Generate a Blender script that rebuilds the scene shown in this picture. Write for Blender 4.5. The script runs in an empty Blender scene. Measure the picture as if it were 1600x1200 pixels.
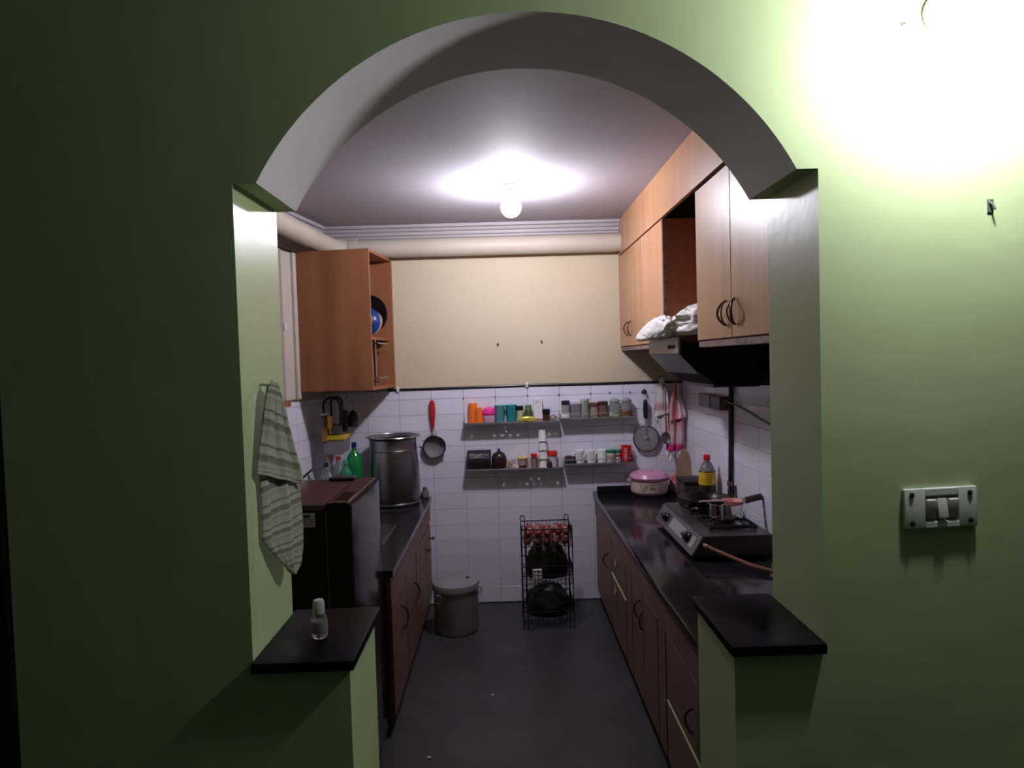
import bpy, bmesh, math, random
from mathutils import Vector, Matrix
random.seed(7)
S = bpy.context.scene
COL = S.collection
PI = math.pi

# ------------------------------------------------------------------ camera
cam_d = bpy.data.cameras.new('camera')
cam = bpy.data.objects.new('camera', cam_d)
COL.objects.link(cam)
cam_d.sensor_width = 36.0
cam_d.lens = 36.0 * 1060.0 / 1600.0
cam_d.clip_start = 0.02
Rm = Matrix(((0.9994649457510687, 0.02998394837253206, -0.013068475611424352),
             (-0.014140445156000886, 0.035822461061868906, -0.9992581243573959),
             (-0.02949355905283715, 0.9989082611148353, 0.03622728047939273)))
cam.matrix_world = Matrix.Translation((0, 0, 1.7)) @ Rm.to_4x4()
S.camera = cam

# ------------------------------------------------------------------ world, exposure
w = bpy.data.worlds.new('world')
S.world = w
w.use_nodes = True
w.node_tree.nodes['Background'].inputs[0].default_value = (0.02, 0.02, 0.022, 1)
w.node_tree.nodes['Background'].inputs[1].default_value = 0.3
S.view_settings.view_transform = 'Standard'
S.view_settings.look = 'None'
S.view_settings.gamma = 1.0
S.view_settings.use_curve_mapping = False
S.view_settings.exposure = 0.0
KITCHEN_BULB = 440.0      # emission strength of the bulb meshes
HALL_BULB = 560.0

# ------------------------------------------------------------------ materials
MATS = {}
def lin(c):
    return tuple(((x/255)/12.92 if x/255 <= 0.04045 else ((x/255+0.055)/1.055)**2.4) for x in c)

def mat(name, col, rough=0.5, metal=0.0, spec=0.5, noise=0.0, nscale=8.0, col2=None, bump=0.0, bscale=60.0,
        trans=0.0, ior=1.45, coat=0.0, emit=None, estr=0.0, stretch=None, objrand=0.0, alpha=1.0):
    if name in MATS:
        return MATS[name]
    m = bpy.data.materials.new(name)
    m.use_nodes = True
    nt = m.node_tree
    b = nt.nodes['Principled BSDF']
    b.inputs['Base Color'].default_value = (*col, 1)
    b.inputs['Roughness'].default_value = rough
    b.inputs['Metallic'].default_value = metal
    b.inputs['Specular IOR Level'].default_value = spec
    b.inputs['IOR'].default_value = ior
    b.inputs['Transmission Weight'].default_value = trans
    b.inputs['Coat Weight'].default_value = coat
    b.inputs['Coat Roughness'].default_value = 0.12
    b.inputs['Alpha'].default_value = alpha
    if emit:
        b.inputs['Emission Color'].default_value = (*emit, 1)
        b.inputs['Emission Strength'].default_value = estr
    tc = nt.nodes.new('ShaderNodeTexCoord')
    mp = nt.nodes.new('ShaderNodeMapping')
    nt.links.new(tc.outputs['Object'], mp.inputs[0])
    if stretch:
        mp.inputs['Scale'].default_value = stretch
    out = None
    if noise > 0 or col2:
        n = nt.nodes.new('ShaderNodeTexNoise')
        n.inputs['Scale'].default_value = nscale
        n.inputs['Detail'].default_value = 5
        nt.links.new(mp.outputs[0], n.inputs['Vector'])
        r = nt.nodes.new('ShaderNodeValToRGB')
        c2 = col2 if col2 else tuple(max(0, x*(1-noise)) for x in col)
        r.color_ramp.elements[0].position = 0.35
        r.color_ramp.elements[1].position = 0.65
        r.color_ramp.elements[0].color = (*c2, 1)
        r.color_ramp.elements[1].color = (*col, 1)
        nt.links.new(n.outputs['Fac'], r.inputs[0])
        out = r.outputs[0]
        nt.links.new(out, b.inputs['Base Color'])
    if objrand > 0:
        oi = nt.nodes.new('ShaderNodeObjectInfo')
        hs = nt.nodes.new('ShaderNodeHueSaturation')
        mr = nt.nodes.new('ShaderNodeMapRange')
        mr.inputs['To Min'].default_value = 1-objrand
        mr.inputs['To Max'].default_value = 1+objrand
        nt.links.new(oi.outputs['Random'], mr.inputs['Value'])
        nt.links.new(mr.outputs[0], hs.inputs['Value'])
        if out:
            nt.links.new(out, hs.inputs['Color'])
        else:
            hs.inputs['Color'].default_value = (*col, 1)
        nt.links.new(hs.outputs[0], b.inputs['Base Color'])
    if bump > 0:
        n2 = nt.nodes.new('ShaderNodeTexNoise')
        n2.inputs['Scale'].default_value = bscale
        n2.inputs['Detail'].default_value = 3
        nt.links.new(mp.outputs[0], n2.inputs['Vector'])
        bp = nt.nodes.new('ShaderNodeBump')
        bp.inputs['Strength'].default_value = bump
        bp.inputs['Distance'].default_value = 0.004
        nt.links.new(n2.outputs['Fac'], bp.inputs['Height'])
        nt.links.new(bp.outputs[0], b.inputs['Normal'])
    MATS[name] = m
    return m

def ramp_stripes(name, colors, axis='Y', scale=1.0, rough=0.9, noise_d=0.02):
    """striped cloth; colours follow the UV map, so they stay on the cloth"""
    m = bpy.data.materials.new(name); m.use_nodes = True
    nt = m.node_tree; b = nt.nodes['Principled BSDF']
    b.inputs['Roughness'].default_value = rough
    b.inputs['Specular IOR Level'].default_value = 0.1
    tc = nt.nodes.new('ShaderNodeTexCoord'); sp = nt.nodes.new('ShaderNodeSeparateXYZ')
    nt.links.new(tc.outputs['UV'], sp.inputs[0])
    mu = nt.nodes.new('ShaderNodeMath'); mu.operation = 'MULTIPLY'; mu.inputs[1].default_value = scale
    nt.links.new(sp.outputs[axis], mu.inputs[0])
    nz = nt.nodes.new('ShaderNodeTexNoise'); nz.inputs['Scale'].default_value = 30
    nt.links.new(tc.outputs['UV'], nz.inputs['Vector'])
    ad = nt.nodes.new('ShaderNodeMath'); ad.operation = 'MULTIPLY_ADD'; ad.inputs[1].default_value = noise_d
    nt.links.new(nz.outputs['Fac'], ad.inputs[0]); nt.links.new(mu.outputs[0], ad.inputs[2])
    fr = nt.nodes.new('ShaderNodeMath'); fr.operation = 'FRACT'; nt.links.new(ad.outputs[0], fr.inputs[0])
    r = nt.nodes.new('ShaderNodeValToRGB'); r.color_ramp.interpolation = 'LINEAR'
    els = r.color_ramp.elements
    els[0].position = colors[0][0]; els[0].color = (*colors[0][1], 1)
    els[1].position = colors[-1][0]; els[1].color = (*colors[-1][1], 1)
    for p, c in colors[1:-1]:
        e = els.new(p); e.color = (*c, 1)
    nt.links.new(fr.outputs[0], r.inputs[0])
    nt.links.new(r.outputs[0], b.inputs['Base Color'])
    wv = nt.nodes.new('ShaderNodeTexNoise'); wv.inputs['Scale'].default_value = 160
    bp = nt.nodes.new('ShaderNodeBump'); bp.inputs['Strength'].default_value = 0.35; bp.inputs['Distance'].default_value = 0.003
    nt.links.new(tc.outputs['UV'], wv.inputs['Vector'])
    nt.links.new(wv.outputs['Fac'], bp.inputs['Height']); nt.links.new(bp.outputs[0], b.inputs['Normal'])
    MATS[name] = m
    return m

GREEN = mat('green_paint', (0.435, 0.53, 0.295), rough=0.5, spec=0.3, noise=0.1, nscale=3, bump=0.25, bscale=14)
JAMBG = mat('green_enamel_bounce_lit', (0.50, 0.62, 0.33), rough=0.34, spec=0.7, noise=0.1, nscale=3, bump=0.18, bscale=16)  # same green paint, glossier; colour lightened to stand for bounced light
GREYP = mat('arch_white_paint', (0.76, 0.72, 0.75), rough=0.5, spec=0.3, noise=0.08, nscale=5, bump=0.3, bscale=12)
CREAM = mat('cream_paint', (0.63, 0.53, 0.385), rough=0.6, spec=0.3, noise=0.05, nscale=3, bump=0.1, bscale=20)
CREAM2 = mat('pipe_cream', (0.54, 0.48, 0.40), rough=0.5, spec=0.4, noise=0.07, nscale=4)
CEIL = mat('ceiling_paint', (0.45, 0.41, 0.46), rough=0.75, spec=0.2, noise=0.05, nscale=2, bump=0.1, bscale=5)
CEILH = mat('hall_ceiling_paint', (0.32, 0.32, 0.30), rough=0.7)
CORN = mat('cornice_plaster', (0.42, 0.37, 0.40), rough=0.5)
FLOOR = mat('dark_stone_floor', (0.050, 0.050, 0.050), rough=0.4, spec=0.4, noise=0.3, nscale=6, bump=0.06, bscale=30)
GROUT = mat('tile_grout', (0.32, 0.27, 0.33), rough=0.9)
TILE = mat('white_glazed_tile', (0.80, 0.79, 0.92), rough=0.14, spec=0.5, noise=0.05, nscale=3, objrand=0.035, bump=0.05, bscale=9)
GRAN = mat('black_granite', (0.010, 0.009, 0.011), rough=0.12, spec=0.5, col2=(0.018, 0.017, 0.020), nscale=220)
SILLG = mat('black_sill_granite', (0.004, 0.004, 0.0055), rough=0.3, spec=0.05)
WOOD = mat('orange_wood_laminate', (0.33, 0.135, 0.06), rough=0.4, spec=0.35, col2=(0.25, 0.093, 0.042), nscale=2, stretch=(4, 4, 0.35))
WOODD = mat('light_wood_laminate', (0.42, 0.215, 0.11), rough=0.36, spec=0.5, col2=(0.36, 0.18, 0.088), nscale=2, stretch=(6, 6, 0.3))
WOODI = mat('brown_wood_inner', (0.34, 0.115, 0.05), rough=0.5, col2=(0.27, 0.085, 0.036), nscale=3, stretch=(6, 6, 0.5))
WOODB = mat('base_wood_dimmed', (0.175, 0.097, 0.076), rough=0.45, spec=0.3, col2=(0.148, 0.079, 0.06), nscale=2, stretch=(5, 5, 0.4))  # wood colour darkened to stand for the weaker light low down
EDGEW = mat('worn_edge_strip', (0.24, 0.16, 0.14), rough=0.5, col2=(0.13, 0.07, 0.06), nscale=30)
DKGAP = mat('dark_gap', (0.03, 0.015, 0.012), rough=0.8)
BRONZE = mat('bronze_handle', (0.10, 0.045, 0.03), rough=0.35, metal=0.4)
BRASS = mat('brass', (0.6, 0.42, 0.18), rough=0.3, metal=0.9)
POTST = mat('dim_reflect_pot_steel', (0.24, 0.225, 0.235), rough=0.32, metal=1.0, bump=0.03, bscale=40)  # dim reflections of the hall are put into the steel colour
STEEL = mat('stainless_steel', (0.55, 0.53, 0.55), rough=0.2, metal=1.0, bump=0.03, bscale=40)
ALU = mat('dull_aluminium', (0.34, 0.33, 0.335), rough=0.4, metal=0.45, noise=0.12, nscale=6)
SHELFM = mat('shelf_steel', (0.5, 0.48, 0.5), rough=0.35, metal=0.85)
BLACKP = mat('black_plastic', (0.012, 0.011, 0.013), rough=0.35)
BLACKG = mat('black_gloss', (0.008, 0.007, 0.009), rough=0.12, spec=0.6)
BLACKM = mat('black_matte', (0.014, 0.012, 0.013), rough=0.6)
FRIDGEB = mat('fridge_side_dark', (0.006, 0.005, 0.006), rough=0.5, spec=0.2)
FRIDGET = mat('fridge_top_maroon', (0.055, 0.026, 0.027), rough=0.3, spec=0.4)
FRIDGED = mat('fridge_door_gloss', (0.016, 0.012, 0.014), rough=0.13, spec=0.45)
WHITEP = mat('white_plastic', (0.72, 0.71, 0.72), rough=0.35)
CERAM = mat('white_ceramic', (0.93, 0.93, 0.95), rough=0.15)
PAPER = mat('white_paper', (0.78, 0.76, 0.78), rough=0.8)
def glass(name, col, rough=0.03, ior=1.45):
    return mat(name, col, rough=rough, trans=1.0, ior=ior)
GLASS = glass('clear_glass', (0.93, 0.96, 0.94))

# ------------------------------------------------------------------ object helpers
WM = {}
def props(o, label=None, cat=None, group=None, kind=None):
    if label: o['label'] = label
    if cat: o['category'] = cat
    if group: o['group'] = group
    if kind: o['kind'] = kind
    return o

def thing(name, label, cat, loc=(0, 0, 0), rotz=0.0, group=None, kind=None):
    o = bpy.data.objects.new(name, None)
    COL.objects.link(o)
    o.empty_display_size = 0.05
    o.location = loc
    o.rotation_euler = (0, 0, rotz)
    WM[o.name] = Matrix.Translation(loc) @ Matrix.Rotation(rotz, 4, 'Z')
    return props(o, label, cat, group, kind)

def mesh_of(name, bm, m, ang=35):
    bmesh.ops.recalc_face_normals(bm, faces=bm.faces[:])
    me = bpy.data.meshes.new(name)
    bm.to_mesh(me); bm.free()
    if m: me.materials.append(m)
    me.shade_smooth()
    me.set_sharp_from_angle(angle=math.radians(ang))
    return me

def obj(name, bm, m, parent=None, label=None, world=True, at=None, ang=35):
    """one mesh object. world=True: the bmesh is in world metres and goes into the parent's frame."""
    M = Matrix.Identity(4)
    if parent is not None:
        if parent.name in WM: M = WM[parent.name]
    loc = Vector((0, 0, 0))
    if world and parent is not None:
        bm.transform(M.inverted())
    if parent is None or at is not None:
        if at is None:
            xs = [v.co.x for v in bm.verts]; ys = [v.co.y for v in bm.verts]; zs = [v.co.z for v in bm.verts]
            loc = Vector(((min(xs)+max(xs))/2, (min(ys)+max(ys))/2, min(zs)))
        else:
            loc = Vector(at)
        bm.transform(Matrix.Translation(-loc))
    me = mesh_of(name, bm, m, ang)
    o = bpy.data.objects.new(name, me)
    COL.objects.link(o)
    o.location = loc
    if parent is not None:
        o.parent = parent
        WM[o.name] = M @ Matrix.Translation(loc)
    else:
        WM[o.name] = Matrix.Translation(loc)
    if label: o['label'] = label
    return o

def solo(name, bm, m, label, cat, group=None, kind=None, ang=35):
    o = obj(name, bm, m, ang=ang)
    return props(o, label, cat, group, kind)

def struct(name, bm, m, parent=None):
    o = obj(name, bm, m, parent)
    if parent is None: o['kind'] = 'structure'
    return o

def NB(): return bmesh.new()

def box(bm, x0, x1, y0, y1, z0, z1, bev=0.0, seg=1, M=None):
    t = bmesh.new()
    bmesh.ops.create_cube(t, size=1.0)
    for v in t.verts:
        v.co = Vector(((x0+x1)/2 + v.co.x*(x1-x0), (y0+y1)/2 + v.co.y*(y1-y0), (z0+z1)/2 + v.co.z*(z1-z0)))
    if bev > 0:
        bmesh.ops.bevel(t, geom=t.edges[:], offset=bev, segments=seg, affect='EDGES', profile=0.6)
    if M: t.transform(M)
    merge(bm, t)
    return bm

def merge(bm, t):
    vm = {}
    for v in t.verts: vm[v] = bm.verts.new(v.co)
    for f in t.faces:
        try: bm.faces.new([vm[v] for v in f.verts])
        except ValueError: pass
    t.free()

def lathe(bm, cx, cy, prof, n=28, cap0=True, cap1=True, M=None, sx=1.0, sy=1.0):
    """profile = [(r, z), ...] bottom to top"""
    t = bmesh.new()
    rings = []
    for r, z in prof:
        rings.append([t.verts.new((cx + sx*r*math.cos(2*PI*i/n), cy + sy*r*math.sin(2*PI*i/n), z)) for i in range(n)])
    for a, b in zip(rings, rings[1:]):
        for i in range(n):
            t.faces.new((a[i], a[(i+1) % n], b[(i+1) % n], b[i]))
    if cap0: t.faces.new(rings[0][::-1])
    if cap1: t.faces.new(rings[-1])
    if M: t.transform(M)
    merge(bm, t)
    return bm

def tube(bm, pts, r, n=8, closed=False, r_end=None, flat=1.0):
    pts = [Vector(p) for p in pts]
    N = len(pts)
    rings = []
    prev = None
    for i, p in enumerate(pts):
        if closed:
            d = (pts[(i+1) % N] - pts[i-1])
        else:
            d = pts[min(i+1, N-1)] - pts[max(i-1, 0)]
        d.normalize()
        if prev is None:
            up = Vector((0, 0, 1)) if abs(d.z) < 0.9 else Vector((1, 0, 0))
            a = d.cross(up).normalized()
        else:
            a = (prev - d*prev.dot(d)).normalized()
        prev = a
        b = d.cross(a)
        rr = r if r_end is None else r + (r_end-r)*i/(N-1)
        rings.append([bm.verts.new(p + a*rr*math.cos(2*PI*k/n) + b*rr*flat*math.sin(2*PI*k/n)) for k in range(n)])
    R = list(zip(rings, rings[1:]))
    if closed: R.append((rings[-1], rings[0]))
    for a, b in R:
        for k in range(n):
            bm.faces.new((a[k], a[(k+1) % n], b[(k+1) % n], b[k]))
    if not closed:
        bm.faces.new(rings[0][::-1]); bm.faces.new(rings[-1])
    return bm

def prism(bm, pts2, axis, a0, a1, M=None):
    """extrude a 2D outline along an axis. axis 'y': pts are (x,z); 'x': (y,z); 'z': (x,y)"""
    def P(p, a):
        if axis == 'y': return (p[0], a, p[1])
        if axis == 'x': return (a, p[0], p[1])
        return (p[0], p[1], a)
    t = bmesh.new()
    A = [t.verts.new(P(p, a0)) for p in pts2]
    B = [t.verts.new(P(p, a1)) for p in pts2]
    n = len(pts2)
    for i in range(n):
        t.faces.new((A[i], A[(i+1) % n], B[(i+1) % n], B[i]))
    fa = t.faces.new(A[::-1]); fb = t.faces.new(B)
    t.normal_update()
    bmesh.ops.triangulate(t, faces=[fa, fb])
    if M: t.transform(M)
    merge(bm, t)
    return bm

def arc(c, r, a0, a1, n, plane='xz', y=0.0):
    out = []
    for i in range(n+1):
        a = math.radians(a0 + (a1-a0)*i/n)
        if plane == 'xz': out.append((c[0]+r*math.cos(a), y, c[1]+r*math.sin(a)))
        elif plane == 'yz': out.append((y, c[0]+r*math.cos(a), c[1]+r*math.sin(a)))
        else: out.append((c[0]+r*math.cos(a), c[1]+r*math.sin(a), y))
    return out

def copy_tree(o, parent=None):
    c = o.copy(); COL.objects.link(c)
    if parent is not None: c.parent = parent
    for ch in [x for x in bpy.data.objects if x.parent == o]:
        copy_tree(ch, c)
    return c

def cloth(name, rows, m, nu=22, nv=40, amp=0.006, freq=3.0, thick=0.003, parent=None, seed=1, out=(1, 0), vs=1.0, lean=0.0, label=None, skew=0.0):
    """hanging cloth from rows of (left,right) points; folds run down it"""
    rnd = random.Random(seed)
    ph = [rnd.uniform(0, 6.28) for _ in range(6)]
    bm = NB()
    uvs = {}
    K = len(rows)-1
    grid = []
    nrm = Vector((out[0], out[1], 0)).normalized()
    for j in range(nv+1):
        t = j/nv*K; k = min(int(t), K-1); f = t-k
        L0, R0 = Vector(rows[k][0]), Vector(rows[k][1]); L1, R1 = Vector(rows[k+1][0]), Vector(rows[k+1][1])
        Lp = L0.lerp(L1, f); Rp = R0.lerp(R1, f)
        v = j/nv
        line = []
        for i in range(nu+1):
            u = i/nu
            p = Lp.lerp(Rp, u)
            grow = 0.35 + 0.65*min(1, v*2.5)
            d = amp*grow*(math.sin(freq*2*PI*u + ph[0] + 1.2*v) + 0.5*math.sin(freq*4.1*PI*u + ph[1] - 2.0*v) + 0.35*math.sin(7*v+ph[2]+5*u))
            q = p + nrm*(d + lean*v)
            vv = bm.verts.new(q); uvs[vv] = (u, v*vs + skew*u*min(1, v*1.5))
            line.append(vv)
        grid.append(line)
    for j in range(nv):
        for i in range(nu):
            bm.faces.new((grid[j][i], grid[j][i+1], grid[j+1][i+1], grid[j+1][i]))
    uvl = bm.loops.layers.uv.new('UVMap')
    for fc in bm.faces:
        for lp in fc.loops: lp[uvl].uv = uvs[lp.vert]
    o = obj(name, bm, m, parent, ang=80)
    md = o.modifiers.new('solid', 'SOLIDIFY'); md.thickness = thick; md.offset = 0
    if label: o['label'] = label
    return o

# ================================================================== THE SHELL
D = 4.70                    # kitchen back wall
YF, YB = 1.30, 1.55         # both faces of the green arch wall
# --- green wall with the arched opening (one continuous plastered wall)
xl, xr = -0.500, 0.613      # jambs
sl, sr = -0.455, 0.572      # arch springs
hl, hr = -0.314, 0.436      # half walls
zs = 2.047                  # ledge under the springs
acx = (sl+sr)/2; ah = (sr-sl)/2; rise = 0.306
AR = (ah*ah + rise*rise)/(2*rise); acz = zs + rise - AR
a0 = math.degrees(math.atan2(zs-acz, ah))
outline = [(-0.955, 0), (hl, 0), (hl, 1.112), (xl, 1.112), (xl, zs)]
archp = []
NA = 48
for i in range(NA+1):
    a = math.radians((180-a0) + (a0-(180-a0))*i/NA)
    archp.append((acx + AR*math.cos(a), acz + AR*math.sin(a)))
outline += archp + [(xr, zs), (xr, 1.112), (hr, 1.112), (hr, 0), (2.5, 0), (2.5, 2.80), (-0.955, 2.80)]
bm = NB()
prism(bm, outline, 'y', YF, YB)
wf = struct('wall_front', bm, GREEN)
# the soffit of the arch is painted off-white: second material on those faces
wf.data.materials.append(GREYP)
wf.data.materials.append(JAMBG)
lz = wf.location
for p in wf.data.polygons:
    c = p.center + Vector(lz)
    if abs(p.normal.y) < 0.3 and c.z > zs + 0.003 and c.z < 2.5 and sl-0.01 < c.x < sr+0.01 and p.normal.z < 0.0:
        p.material_index = 1
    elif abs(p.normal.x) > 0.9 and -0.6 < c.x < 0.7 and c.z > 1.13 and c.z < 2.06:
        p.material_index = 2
bm = NB(); box(bm, -2.5, 2.5, -2.4, 5.0, -0.06, 0.0); struct('floor', bm, FLOOR)
bm = NB(); box(bm, -2.0, 1.5, 1.55, 5.0, 2.63, 2.72); struct('ceiling', bm, CEIL)
bm = NB(); box(bm, -2.5, 2.5, -2.4, 1.30, 2.80, 2.88); struct('ceiling', bm, CEILH)
bm = NB(); box(bm, -1.6, 1.35, D, D+0.12, 0, 2.63); wall_back = struct('wall_back', bm, CREAM)
bm = NB(); box(bm, 1.25, 1.37, YB, D, 0, 2.63); wall_right = struct('wall_right', bm, CREAM)
TH = math.radians(-9.0)
MLW = Matrix.Translation((-1.235, D, 0)) @ Matrix.Rotation(TH, 4, 'Z')
bm = NB(); box(bm, -0.12, 0, -3.3, 0.06, 0, 2.63, M=MLW); wall_left = struct('wall_left', bm, CREAM)
bm = NB(); box(bm, -2.5, -0.955, 1.45, 1.60, 0, 2.80); struct('wall_passage', bm, mat('passage_dark', (0.03, 0.03, 0.03), 0.7))
HALLP = mat('hall_green_paint', (0.20, 0.24, 0.13), rough=0.6)
bm = NB(); box(bm, -2.6, -2.5, -2.4, 1.6, 0, 2.80); struct('wall_hall_left', bm, HALLP)
bm = NB(); box(bm, 2.5, 2.6, -2.4, 1.6, 0, 2.80); struct('wall_hall_right', bm, HALLP)
bm = NB(); box(bm, -2.5, 2.5, -2.5, -2.4, 0, 2.80); struct('wall_hall_rear', bm, HALLP)
# dark door added past the green wall's left end to stop light leaks
dr = thing('added_door', None, None, (-1.45, 1.40, 0)); dr['kind'] = 'structure'
DOORB = mat('dark_door', (0.012, 0.011, 0.010), 0.5)
bm = NB(); box(bm, -1.95, -0.985, 1.395, 1.435, 0, 2.1, 0.003); obj('door_leaf', bm, DOORB, dr)
bm = NB(); box(bm, -0.985, -0.956, 1.32, 1.45, 0, 2.15, 0.003); box(bm, -1.98, -1.95, 1.32, 1.45, 0, 2.15, 0.003)
box(bm, -1.98, -0.956, 1.32, 1.45, 2.15, 2.2, 0.003); obj('lit_edge_frame', bm, mat('lit_edge_grey', (0.06, 0.06, 0.065), 0.5), dr)  # grey posts stand in for the lit end edge of the green wall
bm = NB(); lathe(bm, -1.88, 1.365, [(0.012, 1.0), (0.02, 1.01), (0.024, 1.03), (0.018, 1.05)], 12); obj('door_knob', bm, STEEL, dr)

# --- wall tiles, each one a piece
PX, PZ, ZT = 0.2215, 0.1103, 1.442
tile_mesh = {}
def tile_bm(w_, h_, t_=0.0045):
    b = NB()
    box(b, -w_/2, w_/2, -t_, 0, -h_/2, h_/2)
    ed = [e for e in b.edges if all(abs(v.co.y + t_) < 1e-5 for v in e.verts)]
    bmesh.ops.bevel(b, geom=ed, offset=0.0012, segments=1, affect='EDGES')
    return b
def tiles(parent, M, x0, x1, xj, z0, z1, rnd):
    """tiles in plane local xz, facing -y of frame M"""
    g = 0.0018
    k0 = math.floor((x0-xj)/PX); k1 = math.ceil((x1-xj)/PX)
    r0 = math.floor((z0-ZT)/PZ); r1 = math.ceil((z1-ZT)/PZ)
    cnt = 0
    Pi = WM[parent.name].inverted()
    for r in range(r0, r1):
        for k in range(k0, k1):
            a = max(x0, xj+k*PX); b = min(x1, xj+(k+1)*PX)
            c = max(z0, ZT+r*PZ); d_ = min(z1, ZT+(r+1)*PZ)
            if b-a < 0.02 or d_-c < 0.015: continue
            w_, h_ = round(b-a-g, 4), round(d_-c-g, 4)
            if (w_, h_) not in tile_mesh:
                tile_mesh[(w_, h_)] = mesh_of('tile', tile_bm(w_, h_), TILE)
            o = bpy.data.objects.new('tile', tile_mesh[(w_, h_)])
            COL.objects.link(o)
            tilt = Matrix.Rotation(rnd.gauss(0, 0.0025), 4, 'X') @ Matrix.Rotation(rnd.gauss(0, 0.0025), 4, 'Z')
            o.parent = parent
            o.matrix_basis = Pi @ M @ Matrix.Translation(((a+b)/2, -0.0015, (c+d_)/2)) @ tilt
            cnt += 1
    return cnt
rn = random.Random(3)
TZ = 1.505
# recessed grout beds (thin skins of mortar on the walls) and the tiles on them
bm = NB(); box(bm, -1.25, 1.25, D-0.002, D+0.01, 0, TZ); struct('tile_bed', bm, GROUT, wall_back)
n1 = tiles(wall_back, Matrix.Translation((0, D-0.002, 0)), -1.232, 1.245, -0.278, 0.008, TZ, rn)
bm = NB(); box(bm, 1.248, 1.26, 2.1, D, 0, TZ+0.06); struct('tile_bed', bm, GROUT, wall_right)
MR = Matrix.Translation((1.248, 0, 0)) @ Matrix.Rotation(math.radians(-90), 4, 'Z')   # local x -> -y, local -y -> -x
n2 = tiles(wall_right, MR, -(D-0.005), -2.55, -4.62, 0.77, TZ+0.06, rn)
bm = NB(); box(bm, -0.01, 0.002, -1.4, 0, 0, TZ-0.03, M=MLW); struct('tile_bed', bm, GROUT, wall_left)
ML = MLW @ Matrix.Translation((0.002, 0, 0)) @ Matrix.Rotation(math.radians(90), 4, 'Z')  # local x -> +y(local wall), faces +x
n3 = tiles(wall_left, ML, -1.35, -0.005, -0.22, 0.77, TZ-0.03, rn)

# --- plaster cornice under the ceiling (stepped profile)
prof = [(0, 2.548), (0.018, 2.548), (0.018, 2.562), (0.032, 2.567), (0.036, 2.585), (0.050, 2.592), (0.056, 2.607), (0.074, 2.612), (0.080, 2.63), (0, 2.63)]
bm = NB(); prism(bm, [(D-p[0], p[1]) for p in prof], 'x', -1.215, 0.83); struct('trim_1', bm, CORN)
bm = NB(); prism(bm, [(p[0], p[1]) for p in prof], 'y', -3.2, 0.0, M=MLW); struct('trim_2', bm, CORN)

# --- black granite sill slabs on the half walls
for nm, x0, x1, lab in (('sill_slab', -0.4995, -0.303, 'black granite sill slab on the left half wall under the clear bottle'),
                        ('sill_slab', 0.427, 0.6125, 'empty black granite sill slab on the right half wall')):
    bm = NB(); box(bm, x0, x1, 1.284, 1.572, 1.112, 1.132, 0.003, 2)
    solo(nm, bm, SILLG, lab, 'sill')

# ================================================================== LIGHTS (the lamps themselves)
def bulb_lamp(name, x, y, ztop, zc, r, strength, label, colr):
    t = thing(name, label, 'lamp', (x, y, ztop))
    bm = NB(); lathe(bm, x, y, [(0.012, ztop-0.022), (0.036, ztop-0.02), (0.045, ztop-0.01), (0.045, ztop)], 24)
    obj('ceiling_rose', bm, mat('lamp_holder_darkened', (0.07, 0.06, 0.055), 0.5), t)  # holder and socket colour darkened to show against the ceiling glow
    bm = NB(); lathe(bm, x, y, [(0.015, zc+r*1.1), (0.016, zc+r*1.25), (0.0135, zc+r*1.3), (0.0135, ztop-0.02)], 16)
    obj('socket', bm, mat('lamp_socket_darkened', (0.07, 0.06, 0.056), 0.5), t)
    bm = NB()
    pr = [(0.002, zc-r)]
    for i in range(1, 8):
        a = -PI/2 + i/8*PI*0.82
        pr.append((r*math.cos(a), zc + r*math.sin(a)))
    pr += [(r*0.45, zc+r*0.95), (0.014, zc+r*1.12)]
    lathe(bm, x, y, pr, 16)
    obj('bulb', bm, mat('bulb_glow_'+name, (1, 1, 1), 0.5, emit=colr, estr=strength), t)
    return t
bulb_lamp('ceiling_lamp', 0.07, 3.65, 2.63, 2.510, 0.054, KITCHEN_BULB, 'glowing round bulb in a white batten holder on the kitchen ceiling', (0.91, 0.90, 1.0))
# hall lamp: a bulb in a wall-mounted holder just above the frame, close to the green wall
t = thing('wall_lamp', 'glaring white bulb in a holder on the green wall right of the arch', 'lamp', (0.855, 1.30, 2.33))
bm = NB(); lathe(bm, 0, 0, [(0.040, 0), (0.040, 0.012), (0.02, 0.03), (0.015, 0.05)], 20, M=Matrix.Translation((0.855, 1.30, 2.33)) @ Matrix.Rotation(math.radians(90), 4, 'X'))
obj('socket', bm, mat('lamp_holder_white', (0.75, 0.72, 0.72), 0.4), t)
bm = NB(); bmesh.ops.create_uvsphere(bm, u_segments=14, v_segments=9, radius=0.035, matrix=Matrix.Translation((0.865, 1.155, 2.300)))
obj('bulb', bm, mat('bulb_glow_hall', (1, 1, 1), 0.5, emit=(0.96, 0.985, 1.0), estr=HALL_BULB), t)
bm = NB(); tube(bm, [(0.855, 1.26, 2.33), (0.862, 1.178, 2.308)], 0.014, 10); obj('bulb_cap', bm, WHITEP, t)

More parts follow.
